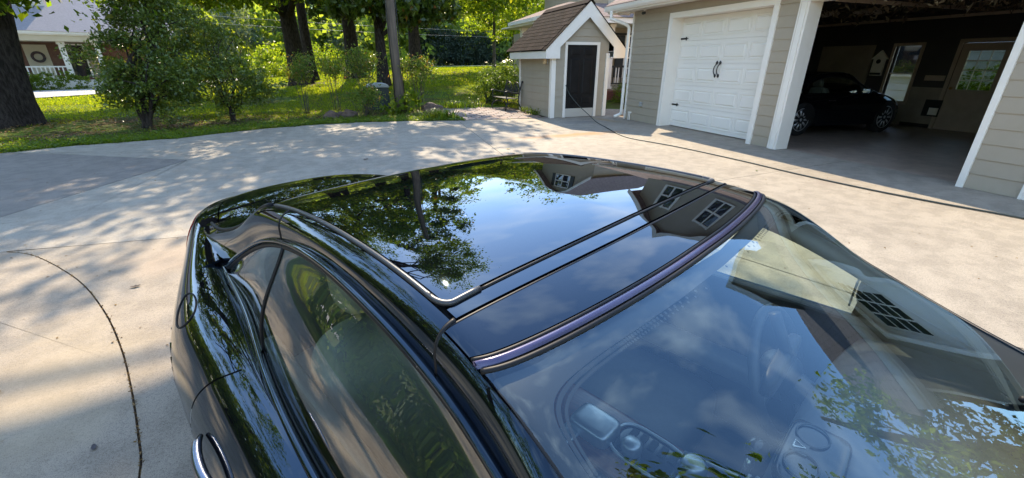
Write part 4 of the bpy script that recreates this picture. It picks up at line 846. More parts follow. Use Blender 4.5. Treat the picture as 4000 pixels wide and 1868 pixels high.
def G(u, q):
    """greenhouse surface: u along the car, q from -1 (near belt) through 0 (roof centre) to 1 (far belt)"""
    u, q = np.broadcast_arrays(np.asarray(u, float), np.asarray(q, float)); s = np.sign(q); a = np.abs(q)
    c, t_, w_, b_ = zc(u), zt(u), vt(u), vb(u); cr_ = np.minimum(.021 + .04*sstep(.17, .5, u), np.where(u > .15, .5, .3)*(c - t_)); ve = w_ - .045 - .022*sstep(.1, .45, u)
    K = np.array([0, .25, .5, .57, .65, .72, .86, 1.0])
    Vv = np.stack([0*u, .5*ve, ve, ve+.026, w_-.004, w_, (w_+b_)/2+.024, b_], -1)
    zm = c - cr_ - .012 + .006*sstep(.1, .4, u)
    Zz = np.stack([c, c-.22*cr_, c-cr_, zm, (zm+t_)/2+.008, t_, (t_+ZB)/2, ZB+0*u], -1)
    # natural cubic in q, shared knots
    h = np.diff(K); n = len(K); A = np.eye(n)
    for i in range(1, n-1): A[i, i-1] = h[i-1]; A[i, i] = 2*(h[i-1]+h[i]); A[i, i+1] = h[i]
    A[0, 0], A[0, 1] = 1, 0
    Ai = np.linalg.inv(A)
    def ev(Y, sym):
        b = np.zeros(Y.shape)
        for i in range(1, n-1): b[..., i] = 6*((Y[..., i+1]-Y[..., i])/h[i] - (Y[..., i]-Y[..., i-1])/h[i-1])
        m_ = b @ Ai.T
        i = np.clip(np.searchsorted(K, a) - 1, 0, n-2); hh = h[i]; x0, x1 = (K[i+1]-a)/hh, (a-K[i])/hh
        g = lambda Q, j: np.take_along_axis(Q, j[..., None], -1)[..., 0]
        return x0*g(Y, i) + x1*g(Y, i+1) + ((x0**3-x0)*g(m_, i) + (x1**3-x1)*g(m_, i+1))*hh*hh/6
    return np.stack([u, s*ev(Vv, 0), ev(Zz, 1)], -1)
rk = [0, .1, .25, .4, .55, .7, .85, 1]
LZ = spl(rk, [.874, .866, .835, .76, .65, .52, .36, .2]); LW = spl(rk, [.752, .778, .818, .864, .895, .897, .88, .845])
LR = spl(rk, [-2.36, -2.4, -2.45, -2.49, -2.52, -2.53, -2.52, -2.42]); LF = spl(rk, [2.0, 2.06, 2.1, 2.14, 2.18, 2.2, 2.2, 2.12])
NE = 4.5
def LB(th, r, off=0.0):
    """lower body loft: th angle round the plan outline (0 = nose, pi/2 = far side), r from shoulder 0 to sill 1"""
    th, r = np.broadcast_arrays(np.asarray(th, float), np.asarray(r, float)); uc = (LR(r)+LF(r))/2; Ln = (LF(r)-LR(r))/2 - off; W = LW(r) - off
    c, s = np.cos(th), np.sin(th); u = uc + Ln*np.sign(c)*np.abs(c)**(2/NE); v = W*np.sign(s)*np.abs(s)**(2/NE)
    v = v*(1 - .13*(1 - sstep(-2.05, -1.1, u))); z = LZ(r)*(1 - .24*sstep(.9, 2.3, u)) + .055*(1 - sstep(-2.2, -1.35, u))*(1 - sstep(.1, .6, r)); return np.stack([u, v, z], -1)
def th_of(u, r, side):
    uc = (LR(r)+LF(r))/2; Ln = (LF(r)-LR(r))/2; x = np.clip((u-uc)/Ln, -1, 1); c = np.sign(x)*np.abs(x)**(NE/2); t_ = np.arccos(c); return t_ if side > 0 else 2*np.pi - t_
def offs(P, d):                       # push a grid along its normals
    du = np.gradient(P, axis=0); dv = np.gradient(P, axis=1); n_ = np.cross(du, dv); n_ /= np.linalg.norm(n_, axis=2)[..., None] + 1e-12; return P + d*n_
def paint(name, base, ior, rough=.012, metal=0.0, coat=0):
    m, t, b = nodes(name); setc(b, base, rough, metal, ior); b.inputs['Specular Tint'].default_value = (.5, .75, 1, 1) if 'moulding' not in name else (1, 1, 1, 1); return m
M['paint'] = paint('black_car_paint', (.0035, .0035, .0045), 1.66)
M['roofglass'] = paint('black_roof_glass', (.002, .0022, .003), 1.9, .013)
M['skytint'] = paint('violet_black_moulding', (.06, .05, .115), 1.8, .24, .3)  # black paint strip; violet sky reflection is put into the base colour
M['rubber'] = plain('rubber_seal', (.008, .008, .009), .5, spec=.25)
M['stripm'] = plain('grey_weatherstrip', (.03, .03, .033), .42, ior=1.6)
M['chrome'] = plain('satin_chrome', (.55, .56, .58), .16, 1.0)
M['handle'] = plain('dark_satin_handle', (.2, .22, .27), .25, 1.0)
M['cowlm'] = plain('matt_black_plastic', (.008, .008, .009), .35, spec=.4)
M['gap'] = plain('panel_gap', (.002, .002, .002), .9)
M['ws'] = glassmat('windshield_glass', (.92, .98, .92), 1.86, 0, (.6, .82, 1))
M['sideglass'] = glassmat('side_glass', (.84, .93, .84), 2.35)
M['rearglass'] = glassmat('rear_glass', (.5, .56, .52), 1.7)
M['frit'] = plain('black_frit', (.006, .006, .007), .5)
M['dash'] = mottled('dash_vinyl', (.12, .122, .128), (.1, .102, .107), 30, .55, 300, .2, .001)
M['leather'] = mottled('grey_leather', (.16, .155, .145), (.135, .13, .12), 12, .5, 90, .3, .003)
M['darkleather'] = mottled('dark_leather', (.04, .039, .037), (.03, .029, .028), 12, .5, 90, .3, .003)
M['walnut'] = mottled('walnut_trim', (.16, .055, .025), (.07, .024, .012), 6, .2, stretch=(2, 16, 8), detail=8)
M['tyre'] = plain('tyre_rubber', (.012, .012, .012), .8)
M['rim'] = plain('alloy_rim', (.6, .6, .61), .35, .7)
M['tail'] = plain('red_tail_lens', (.25, .01, .01), .1)
M['lamp'] = plain('headlamp_lens', (.5, .52, .55), .08)
M['silver'] = plain('silver_console_trim', (.42, .45, .48), .35, .8)
M['padblack'] = plain('gloss_black_pad', (.012, .012, .014), .15)
M['print'] = plain('white_print', (.75, .75, .75), .5)
coupe = thing('coupe', 'glossy black coupe with panoramic glass roof mirroring trees and sky', 'car', CO, -CA, local=True)
def pgrid(name, P, mat, parent, skirt=.012, flip=None, **kw):
    """panel from a point grid, edges turned in by a skirt so that it has thickness"""
    Pn = offs(P, 1.0) - P
    cen = np.array([-.2, 0, .6]); sgn = 1.0 if np.sum(Pn*(P - cen)) > 0 else -1.0; Pn = Pn*sgn
    mb = MB(); mb.grid(P); a, b = P.shape[:2]
    if skirt:
        I = P - Pn*skirt
        for e, f in ((P[0], I[0]), (P[-1], I[-1]), (P[:, 0], I[:, 0]), (P[:, -1], I[:, -1])): mb.grid(np.stack([e, f], 0))
    me = bpy.data.meshes.new(name); me.from_pydata(mb.v, [], mb.f); me.materials.append(mat)
    bm = bmesh.new(); bm.from_mesh(me); bmesh.ops.remove_doubles(bm, verts=bm.verts, dist=1e-5); bmesh.ops.recalc_face_normals(bm, faces=bm.faces); bm.to_mesh(me); bm.free()
    me.shade_smooth(); me.set_sharp_from_angle(angle=R(38))
    o = link(name, me, parent, **kw); WL[o.name] = np.zeros(3); return o
def ggrid(u0, u1, q0, q1, nu, nq, d=0.0):
    s, t_ = np.meshgrid(np.linspace(0, 1, nu), np.linspace(0, 1, nq), indexing='ij')
    f = lambda e, x: e(x) if callable(e) else e
    q = np.where(True, 0, 0) + 0.0
    # bounds of q may depend on u, bounds of u on q
    qq = (q0 if not callable(q0) else 0) + t_*0
    u = None
    if callable(u0) or callable(u1):
        qq = q0 + (q1-q0)*t_; a, b = f(u0, qq), f(u1, qq); u = a + (b-a)*s
    else:
        u = u0 + (u1-u0)*s; a, b = f(q0, u), f(q1, u); qq = a + (b-a)*t_
    P = G(u, qq); return offs(P, d) if d else P
def gline(us, qs, d=.002):
    us = np.asarray(us, float); qs = np.asarray(qs, float) + 0*us; e = 1e-3
    P = G(us, qs); n_ = np.cross(G(us+e, qs)-P, G(us, qs+e)-P); n_ /= np.linalg.norm(n_, axis=1)[:, None]; n_ *= np.sign(np.sum(n_*(P-np.array([-.2, 0, .6])), 1))[:, None]; return P + n_*d
def strip(name, L_, r, mat, parent, flat=1.0, n=8, **kw):
    o = MB().tube(L_, r, n, flat=flat).build(name, mat, parent, True, **kw); return o
body = None
# ---- under-skin, dark: closes every gap
S_, T_ = np.meshgrid(np.linspace(0, 2*np.pi, 121), np.linspace(0, 1, 14), indexing='ij')
inner = MB().grid(LB(S_, T_, .02)).build('body_shell', M['gap'], coupe, True)
# ---- roof
uG0 = lambda q: -.985 + .10*(np.abs(q)/.5)**2.5
qe = .487
roofg = pgrid('roof_glass', ggrid(uG0, lambda q: uGF(q) - .006, -qe, qe, 90, 70, 0.003), M['roofglass'], coupe, .01)
pgrid('roof_strip_panel', ggrid(lambda q: uGF(q)+.006, lambda q: uGap(q)-.006, -.495, .495, 6, 70, 0.0), M['roofglass'], coupe, .01)
pgrid('header_panel', ggrid(lambda q: uGap(q)+.005, lambda q: uH(q)-.011, -.555, .555, 12, 80, 0.0), M['paint'], coupe, .01)
pgrid('roof_underskin', ggrid(-1.02, .2, -.60, .60, 40, 40, -.014) if False else ggrid(-1.02, .18, -.6, .6, 40, 40) - np.array([0, 0, .014]), M['gap'], coupe, 0)
qh = np.linspace(-.556, .556, 90)
pgrid('header_moulding', ggrid(lambda q: uH(q)-.001, lambda q: uH(q)+.012, -.556, .556, 7, 90, .002) + np.array([0, 0, 1.0])*(.004*np.sin(np.linspace(0, np.pi, 7)))[:, None, None], M['skytint'], coupe, .012)
strip('header_gap_seal', gline(uH(qh)-.0065, qh, -.004), .0045, M['rubber'], coupe)
strip('windshield_seal', gline(uH(qh)+.019, qh, -.001), .005, M['rubber'], coupe)
for s in (-1, 1):
    us = np.linspace(-.86, -.05, 60); arc = np.linspace(0, np.pi/2, 10)
    qq = np.concatenate([np.full(60, .5), .5 - .035*(1-np.cos(arc)), np.linspace(.46, 0.0, 30)]); uu = np.concatenate([us, -.05 + (.05+uGF(.465))*np.sin(arc), uGF(qq[70:])])
    strip('roof_weatherstrip', gline(uu[:74], s*qq[:74], .002), .0055, M['stripm'], roofg); strip('roof_front_seal', gline(uu[73:], s*qq[73:], -.001), .0035, M['rubber'], roofg)
strip('roof_gap_seal', gline(uGap(np.linspace(-.56, .56, 60)), np.linspace(-.56, .56, 60), -.006), .0045, M['rubber'], coupe)
uR0 = -.735
qt = lambda u: .705 + 0*u
for s in (-1, 1):
    pgrid('roof_rail', ggrid(lambda q: uR0+.003+0*q, lambda q: uGap(.56)-.004+0*q, s*.513, s*.708, 60, 26), M['paint'], coupe, .01)
    pgrid('pillar', ggrid(lambda q: uGap(.56)+.004+0*q, lambda q: 1.02+0*q, s*.565, s*.708, 60, 22), M['paint'], coupe, .01)
    pgrid('pillar_moulding', ggrid(.08, 1.0, s*.635, s*.712, 50, 8, .004), M['cowlm'], coupe, .006)
    pgrid('rear_pillar', ggrid(-1.93, uR0-.003, lambda u: s*(.50 + 0*u), lambda u: s*(.708 + .25*sstep(-1.42, -1.6, u)), 70, 26), M['paint'], coupe, .01)
    uw = np.linspace(-1.47, 1.0, 110)
    strip('window_moulding', gline(uw, np.full(110, s*.712), .004), .0095, M['paint'], coupe, flat=.8)
    strip('window_seal', gline(uw, np.full(110, s*.727), -.002), .008, M['rubber'], coupe)
    ub = np.linspace(-1.5, 1.02, 90); gb = G(ub, np.full(90, s*1.0))
    strip('belt_moulding', gb + np.array([0, s*.012, .002]), .012, M['paint'], coupe, flat=1.2)
    strip('belt_seal', gb + np.array([0, -s*.004, .006]), .006, M['rubber'], coupe)
    pgrid('side_window', ggrid(lambda q: -.705 - .035*(np.abs(q)-.72)/.28, lambda q: .93 - .0*q, s*.722, s*.995, 40, 16, 0), M['sideglass'], coupe, 0)
    pgrid('quarter_window', ggrid(lambda q: -1.45+0*q, lambda q: -.715 - .035*(np.abs(q)-.72)/.28, s*.722, s*.995, 24, 16, 0), M['sideglass'], coupe, 0)
    dq = np.linspace(.72, 1.0, 12); strip('window_divider', gline(-.71 - .035*(dq-.72)/.28, s*dq, .001), .005, M['rubber'], coupe)
    jq = np.linspace(.5, .712, 24); strip('roof_joint', gline(np.full(24, uR0) - .0*jq, s*jq, -.0015), .004, M['rubber'], coupe)
    jq = np.linspace(.5, .708, 24); strip('roof_joint', gline(np.full(24, float(uGap(.56))), s*jq, -.003), .0048, M['rubber'], coupe)
for s in (-1, 1):
    strip('pillar_trim', gline(np.linspace(.06, 1.0, 40), np.full(40, s*.69), -.034), .026, M['dash'], coupe)
    pgrid('mirror_sail', ggrid(lambda q: .43 + .06*(.99-np.abs(q)), lambda q: .93 + 0*q, s*.723, s*.994, 20, 16, -.006), M['rubber'], coupe, 0)
pgrid('rear_window', ggrid(lambda q: -1.87+0*q, lambda q: uG0(q)-.012, -.485, .485, 50, 50), M['rearglass'], coupe, .006)
for s in (-1, 1): strip('rear_window_seal', gline(np.linspace(-.92, -1.9, 30), np.full(30, s*.492), .002), .007, M['rubber'], coupe)
# ---- windshield with its black printed border
qws = .552
uB = lambda q: .62 + .16*(1 - (q/.55)**2)
wsP = ggrid(lambda q: uH(q)+.024, lambda q: uB(q), -qws, qws, 70, 70)
ws = pgrid('windshield', wsP, M['ws'], coupe, 0)
fb = MB()
def frit_in(P): return P - np.array([.0, 0, .007])
fT = lambda q: .196 + .10 - .012*(np.abs(q)/.6)**3
def border_band(ua, ub, qa, qb, nu, nq): fb.grid(frit_in(ggrid(ua, ub, qa, qb, nu, nq)))
# rounded-corner band: ring between the outer outline and an inner rounded rectangle, in (u, q) space
def ring_pts(k):
    out, inn = [], []
    U0, U1, Q = 0.0, 1.0, .548; iu0, iu1, iq = .05, .93, .485; rc = .10
    for a in np.linspace(0, 2*np.pi, k, endpoint=False):
        c, s = np.cos(a), np.sin(a); e = 7
        inn.append(((iu0+iu1)/2 + (iu1-iu0)/2*np.sign(c)*abs(c)**(2/e), iq*np.sign(s)*abs(s)**(2/e)))
        out.append(((U0+U1)/2 + (U1-U0)/2*np.sign(c)*abs(c)**(2/30), Q*np.sign(s)*abs(s)**(2/30)))
    return np.array(out), np.array(inn)
wsu = lambda t, q: (uH(q)+.027)*(1-t) + uB(q)*t
ro, ri = ring_pts(240)
Pg = np.stack([G(wsu(*(ro*(1-t) + ri*t).T), (ro*(1-t) + ri*t)[:, 1]) for t in np.linspace(0, 1, 5)], 1) - np.array([0, 0, .007])
MB().grid(Pg, closeu=True).build('frit_band', M['frit'], ws, True)
# rows of printed dots fading from the band
dv, df = [], []
for rowi, (t, rr) in enumerate(((1.06, .0034), (1.12, .0026))):
    step = 1
    ang = np.linspace(0, 2*np.pi, 520, endpoint=False) + (rowi % 2)*.006
    for a in ang:
        c, s = np.cos(a), np.sin(a); e = 7; iu0, iu1, iq = .05 + .013*(rowi+.6), .93 - .013*(rowi+.6), .485 - .009*(rowi+.6)
        uu, qq = (iu0+iu1)/2 + (iu1-iu0)/2*np.sign(c)*abs(c)**(2/e), iq*np.sign(s)*abs(s)**(2/e)
        p = G(wsu(uu, qq), qq) - np.array([0, 0, .007]); b0 = len(dv)
        for j in range(6): aa = j*np.pi/3; dv.append((p[0]+rr*np.cos(aa), p[1]+rr*np.sin(aa), p[2] - .42*rr*np.cos(aa)))
        df.append(tuple(range(b0, b0+6)))
m_ = MB(); m_.v = [tuple(map(float, p)) for p in dv]; m_.f = df; m_.build('frit_dots', M['frit'], ws, kind='stuff')
# ---- lower body panels
ARCH = [(-1.36, .345), (1.38, .345)]; AR = .36
def arched(P):
    """grid -> MB with wheel arches cut and snapped"""
    P = P.copy(); a, b = P.shape[:2]; ok = np.ones((a-1, b-1), bool)
    for (cu, cz_) in ARCH:
        d = np.hypot(P[..., 0]-cu, P[..., 2]-cz_); ins = d < AR
        allin = ins[:-1, :-1] & ins[1:, :-1] & ins[1:, 1:] & ins[:-1, 1:]; ok &= ~allin
        k = np.where(ins, AR/np.maximum(d, 1e-3), 1.0); P[..., 0] = cu + (P[..., 0]-cu)*k; P[..., 2] = cz_ + (P[..., 2]-cz_)*k
    mb = MB(); mb.v = [tuple(map(float, p)) for p in P.reshape(-1, 3)]
    for i in range(a-1):
        for j in range(b-1):
            if ok[i, j]: mb.f.append((i*b+j, (i+1)*b+j, (i+1)*b+j+1, i*b+j+1))
    return mb
ucut = spl([0, .1, .25, .4, .55, .7, .85, 1], [-.70, -.715, -.76, -.825, -.86, -.86, -.84, -.8])
def side_panel(name, ta, tb, nth, mat=None, nr=44, arch=True, **kw):
    s, r = np.meshgrid(np.linspace(0, 1, nth), np.linspace(0, 1, nr), indexing='ij'); a, b = ta(r), tb(r); P = LB(a + (b-a)*s, r)
    return arched(P).build(name, M['paint'] if mat is None else mat, coupe, True, **kw) if arch else pgrid(name, P, M['paint'], coupe, .014, **kw)
g_ = .004
side_panel('rear_quarter', lambda r: th_of(ucut(r)-g_, r, 1), lambda r: th_of(ucut(r)-g_, r, -1), 220)
doors = {}
for s in (-1, 1): doors[s] = side_panel('door', lambda r: th_of(ucut(r)+g_, r, s), lambda r: th_of(.86+0*r, r, s), 60, arch=False)
side_panel('front_wing', lambda r: th_of(.868+0*r, r, -1) - 2*np.pi, lambda r: th_of(.868+0*r, r, 1), 200)
for s in (-1, 1):
    dsh = doors[s]; rr_ = np.linspace(.0, 1, 30); L_ = LB(th_of(ucut(rr_), rr_, s), rr_)
    # handle
    uu = np.linspace(-.69, -.46, 12); r0 = .43; ph = LB(th_of(uu, np.full(12, r0), s), np.full(12, r0)); bow = np.sin(np.linspace(0, np.pi, 12))**.5
    ph = ph + np.stack([0*bow, s*(.008+.024*bow), 0*bow], -1)
    strip('door_handle', ph, np.interp(np.linspace(0, 1, 12), [0, .1, .5, .9, 1], [.006, .012, .013, .012, .006]), M['handle'], dsh, n=10)
# fuel door outline on the near rear quarter
def fuel():
    a = np.linspace(0, 2*np.pi, 49); uf_ = -1.24 + .10*np.cos(a); rf_ = .2 + .13*np.sin(a); P = LB(th_of(uf_, np.clip(rf_, .05, .6), -1), np.clip(rf_, .05, .6)); return P + np.array([0, -.001, 0])
strip('fuel_door_gap', fuel(), .0032, M['gap'], coupe, n=6)
# shoulder shelf between greenhouse and flanks
for s in (-1, 1):
    ub = np.linspace(-1.75, .995, 120); A = G(ub, np.full(120, s*1.0)) + np.array([0, 0, -.004]); B = LB(th_of(ub, np.zeros(120), s), np.zeros(120)); t_ = np.linspace(0, 1, 5)[None, :, None]
    pgrid('shoulder', A[:, None]*(1-t_) + B[:, None]*t_ + np.array([0, 0, .006])*np.sin(np.pi*t_), M['paint'], coupe, 0)
# deck and trunk lid, hood
def deck(th_, w_, front=False):
    r0 = np.zeros_like(th_); B = LB(th_, r0); u, v = B[..., 0], B[..., 1]
    z = B[..., 2] + (.062 if not front else .07)*(1 - np.abs(w_)**2.6)*np.clip(1 - np.abs((u+.18)/2.18)**14, 0, 1)**.5
    return np.stack([u, v*w_, z], -1)
def deckgrid(u0, u1, w0, w1, n1, n2, front=False):
    th0, th1 = th_of(u0, 0.0, 1), th_of(u1, 0.0, 1); t_, w_ = np.meshgrid(np.linspace(th0, th1, n1), np.linspace(w0, w1, n2), indexing='ij'); return deck(t_, w_, front)
trunk = pgrid('trunk_lid', deckgrid(-2.315, -1.7, -.875, .875, 70, 50), M['paint'], coupe, .012)
for s in (-1, 1): pgrid('quarter_top', deckgrid(-2.315, -1.5, s*.888, s*1.0, 70, 10), M['paint'], coupe, .01)
pgrid('rear_edge', deckgrid(-2.3599, -2.323, -1.0, 1.0, 30, 50), M['paint'], coupe, .01)
pgrid('hood', deckgrid(1.1, 1.995, -.985, .985, 70, 40, True), M['paint'], coupe, .01)
cow = deckgrid(.97, 1.094, -.985, .985, 10, 40, True) - np.array([0, 0, .025]); pgrid('cowl', cow, M['rubber'], coupe, .01)
pgrid('cowl_panel', ggrid(lambda q: uB(q)+.004, lambda q: 1.07+0*q, -.556, .556, 24, 50, -.004), M['cowlm'], coupe, .01)
# badge-like lock stud on the boot lid, mirrors, lamps, wheels
MB().lathe([(.001, .975), (.02, .972), (.024, .955), (.02, .93)], (-1.86, .42, 0), 12).build('aerial_stub', M['chrome'], coupe, True)
for s in (-1, 1):
    if True:
        h = MB(); t_ = np.linspace(0, np.pi, 9); ph_ = np.linspace(0, 2*np.pi, 21); A_, B_ = np.meshgrid(t_, ph_, indexing='ij')
        e = lambda x, k: np.sign(x)*np.abs(x)**k
        P = np.stack([.47 + .05*e(np.cos(A_), .8), s*.90 + .095*e(np.sin(A_)*np.cos(B_), .75), .92 + .06*e(np.sin(A_)*np.sin(B_), .75)], -1)
        mr = h.grid(P).build('side_mirror', M['paint'], coupe, True)
        MB().tube([(.47, s*.72, .875), (.47, s*.84, .90)], .025, 8).build('mirror_arm', M['rubber'], mr, True)
        MB().box((.413, s*.90-.08, .875), (.419, s*.90+.08, .965)).build('mirror_glass', M['chrome'], mr)
    P = LB(*np.meshgrid(np.linspace(th_of(-2.44, .3, s), th_of(-2.1, .3, s), 12), np.linspace(.2, .42, 6), indexing='ij')); pgrid('tail_light', offs(P, .004) if False else P + np.array([-.004, s*.004, 0]), M['tail'], coupe, .008)
    P = LB(*np.meshgrid(np.linspace(th_of(2.09, .4, s), th_of(1.75, .4, s), 12), np.linspace(.22, .46, 6), indexing='ij')); pgrid('headlight', P + np.array([.004, s*.004, 0]), M['lamp'], coupe, .008)
    for (cu, cz_) in ARCH:
        cy = s*.745; w_ = MB().lathe([(.24, -.1), (.325, -.105), (.345, -.08), (.345, .08), (.325, .105), (.24, .1)], (cu, cy, cz_), 36, 'y').build('wheel', M['tyre'], coupe, True)
        rm = MB().lathe([(.2, -.06*s), (.245, .098*s), (.235, .108*s), (.222, .09*s), (.2, .0)], (cu, cy, cz_), 36, 'y'); rm.lathe([(.045, .05*s), (.05, .098*s), (.01, .103*s)], (cu, cy, cz_), 16, 'y')
        for k in range(10):
            a = k*np.pi/5
            for da in (-.07, .07): c0, c1 = np.array([np.cos(a+da*2.5), 0, np.sin(a+da*2.5)]), np.array([np.cos(a+da), 0, np.sin(a+da)]); rm.tube([np.array([cu, cy+s*.085, cz_])+c0*.045, np.array([cu, cy+s*.098, cz_])+c1*.13, np.array([cu, cy+s*.09, cz_])+c1*.225], [.011, .010, .012], 6)
        rm.build('rim', M['rim'], w_, True)
wl = MB()
for (cu, cz_) in ARCH:
    for s in (-1, 1): wl.lathe([(.352, .3*s), (.358, .868*s)], (cu, 0, cz_), 30, 'y')
# wiper
L_ = gline(np.linspace(.95, .72, 16), np.linspace(.47, .2, 16), .014); strip('wiper_arm', L_, .007, M['rubber'], coupe)
# ---- cabin
MB().box((-1.6, -.69, .22), (1.05, .69, .28)).build('cabin_floor', M['darkleather'], coupe)
def blob(lo, hi, e=.45, n=(18, 24), shear=0.0):
    c = (np.array(lo)+np.array(hi))/2; h = (np.array(hi)-np.array(lo))/2; A_, B_ = np.meshgrid(np.linspace(0, np.pi, n[0]), np.linspace(0, 2*np.pi, n[1]), indexing='ij')
    e_ = lambda x: np.sign(x)*np.abs(x)**e
    P = np.stack([c[0]+h[0]*e_(np.sin(A_)*np.cos(B_)), c[1]+h[1]*e_(np.sin(A_)*np.sin(B_)), c[2]-h[2]*e_(np.cos(A_))], -1); P[..., 0] -= shear*(P[..., 2]-lo[2]); return P
def seat(vc, name='front_seat'):
    st = MB().grid(blob((-.42, vc-.25, .30), (.16, vc+.25, .50), .42)).build(name, M['leather'], coupe, True)
    MB().grid(blob((-.42, vc-.25, .42), (-.24, vc+.25, .99), .42, shear=.32)).build('seat_back', M['leather'], st, True)
    MB().grid(blob((-.62, vc-.13, 1.0), (-.50, vc+.13, 1.15), .5, shear=.2)).build('headrest', M['leather'], st, True)
    for d in (-.235, .235): MB().grid(blob((-.38, vc+d-.035, .38), (.1, vc+d+.035, .53), .5)).build('bolster', M['darkleather'], st, True)
seat(-.39); seat(.39)
rs = MB().grid(blob((-1.25, -.58, .32), (-.85, .58, .52), .4)).build('rear_seat', M['leather'], coupe, True)
MB().grid(blob((-1.35, -.58, .45), (-1.2, .58, .93), .4, shear=.3)).build('seat_back', M['leather'], rs, True)
for s in (-1, 1):
    ip = MB().box((-.75, s*.66-.02, .3), (.95, s*.66+.02, .915)).build('door_card', M['darkleather'], coupe, bevel=.01)
    MB().grid(blob((-.5, s*.60-.05, .56), (.4, s*.60+.05, .64), .5)).build('armrest', M['leather'], ip, True)
con = MB().grid(blob((-.42, -.125, .28), (.62, .145, .57), .3)).build('console', M['darkleather'], coupe, True)
MB().grid(blob((-.28, -.10, .55), (.34, .13, .585), .3)).build('wood_plate', M['walnut'], con, True)
MB().grid(blob((-.11, -.055, .57), (.03, .055, .63), .4)).build('hand_rest', M['silver'], con, True)
MB().grid(blob((-.12, -.11, .57), (-.06, .0, .592), .6)).build('accent', M['silver'], con, True)
pd_ = MB()
a = np.linspace(0, 2*np.pi, 40)
e_ = lambda x: np.sign(x)*np.abs(x)**.6
MB().tube(np.c_[.12 + .105*e_(np.cos(a)), .035 + .07*e_(np.sin(a)), np.full(40, .592)], .006, 6).build('bezel', M['silver'], con, True)
MB().grid(blob((.025, -.03, .578), (.215, .10, .592), .5)).build('key_pad', M['padblack'], con, True)
for k in range(5): MB().box((.05+.032*k, .045, .5915), (.07+.032*k, .085, .596)).build('button', M['rubber'], con)
MB().lathe([(.026, .58), (.03, .60), (.03, .622), (.022, .628)], (.085, .005, 0), 20).build('dial', M['silver'], con, True)
MB().lathe([(.034, .58), (.036, .61), (.034, .632), (.025, .636)], (.245, .06, 0), 20).build('start_knob', M['silver'], con, True)
strip('bezel', [(.22, -.04, .592), (.3, -.05, .60), (.4, -.05, .63)], .006, M['silver'], con); strip('bezel', [(.2, .11, .592), (.3, .12, .60), (.42, .12, .64)], .006, M['silver'], con)
lv = MB().tube([(.35, .12, .60), (.36, .13, .70)], .012, 8).build('gear_lever', M['chrome'], con, True); MB().grid(blob((.335, .10, .69), (.39, .16, .75), .8)).build('knob', M['padblack'], lv, True)
# dashboard
us = np.linspace(0, 1, 14); prof = np.array([(.42, .56), (.40, .70), (.405, .80), (.43, .855), (.50, .878), (.62, .885), (.8, .888), (.98, .89), (1.06, .885)])
V_ = np.linspace(-.69, .69, 50); PP = np.zeros((len(prof), 50, 3))
for j, v in enumerate(V_):
    bul = .055*np.exp(-((v-.38)/.17)**2); PP[:, j] = np.c_[prof[:, 0]+.05*(abs(v)/.69)**2 + .05*(1-np.exp(-(v/.2)**2))*0, np.full(len(prof), v), prof[:, 1] + bul*np.array([0, 0, .5, 1, 1, .5, 0, 0, 0])]
dash = MB().grid(PP).build('dashboard', M['dash'], coupe, True)
MB().grid(blob((.415, -.10, .875), (.53, .10, .905), .35)).build('centre_pod', M['padblack'], dash, True)
a = np.linspace(0, 2*np.pi, 30)
for v in (-.05, .05): MB().tube(np.c_[.46+.03*np.cos(a), v+.035*np.sin(a), np.full(30, .908)], .0022, 6).build('vent_ring', M['stripm'], dash, True)
MB().box((.432, -.022, .9055), (.462, .022, .9085)).build('hazard_switch', M['padblack'], dash)
tri = [(.436, -.011), (.436, .011), (.456, 0)]; MB().tube([(x, y, .9095) for x, y in tri + tri[:1]], .0016, 5).build('hazard_triangle', M['print'], dash)
for k in range(3): MB().tube([(.39+.014*k, -.10+.006*k, .86), (.39+.014*k, -.13+.006*k, .855)], .005, 6).build('switch', M['silver'], dash, True)
MB().grid(blob((.55, -.6, .87), (.9, -.16, .905), .35)).build('airbag_cover', M['dash'], dash, True)
a = np.linspace(0, 2*np.pi, 41); cw = np.array([.33, .39, .80]); d1 = np.array([0, 1.0, 0]); d2 = np.array([-.42, 0, .9]); d2 /= np.linalg.norm(d2)
whl = MB().tube([cw + .185*(d1*np.cos(x) + d2*np.sin(x)) for x in a], .015, 8, cap=False).build('steering_wheel', M['darkleather'], coupe, True)
wm = MB(); wm.grid(blob(cw-.055, cw+.055, .7))
for x in (0, np.pi, -np.pi/2): wm.tube([cw, cw+.18*(d1*np.cos(x)+d2*np.sin(x))], .014, 6)
wm.build('hub', M['darkleather'], whl, True); MB().tube([cw, cw+np.array([.2, 0, -.09])], .04, 10).build('column', M['darkleather'], whl, True)
rvm = MB().grid(blob((.36, -.12, 1.06), (.39, .09, 1.12), .5)).build('rear_view_mirror', M['rubber'], coupe, True)
MB().tube([(.38, -.01, 1.11), (.34, -.01, 1.19)], .012, 8).build('mirror_stem', M['rubber'], rvm, True)
# parked car in the bay: same body, other place
bay = bpy.data.objects.new('parked_car', None); col.objects.link(bay); bay['label'] = 'dark parked car with alloy wheels inside the open garage bay'; bay['category'] = 'car'
for ch in list(coupe.children):
    if ch.name.split('.')[0] in ('console', 'dashboard', 'steering_wheel', 'rear_view_mirror', 'wiper_arm', 'door_card', 'aerial_stub'): continue
    copy_tree(ch, bay)
bay.location = (11.35, 8.02, 0); bay.rotation_euler = (0, 0, R(-7)); bay.scale = (.92, 1, 1.09)
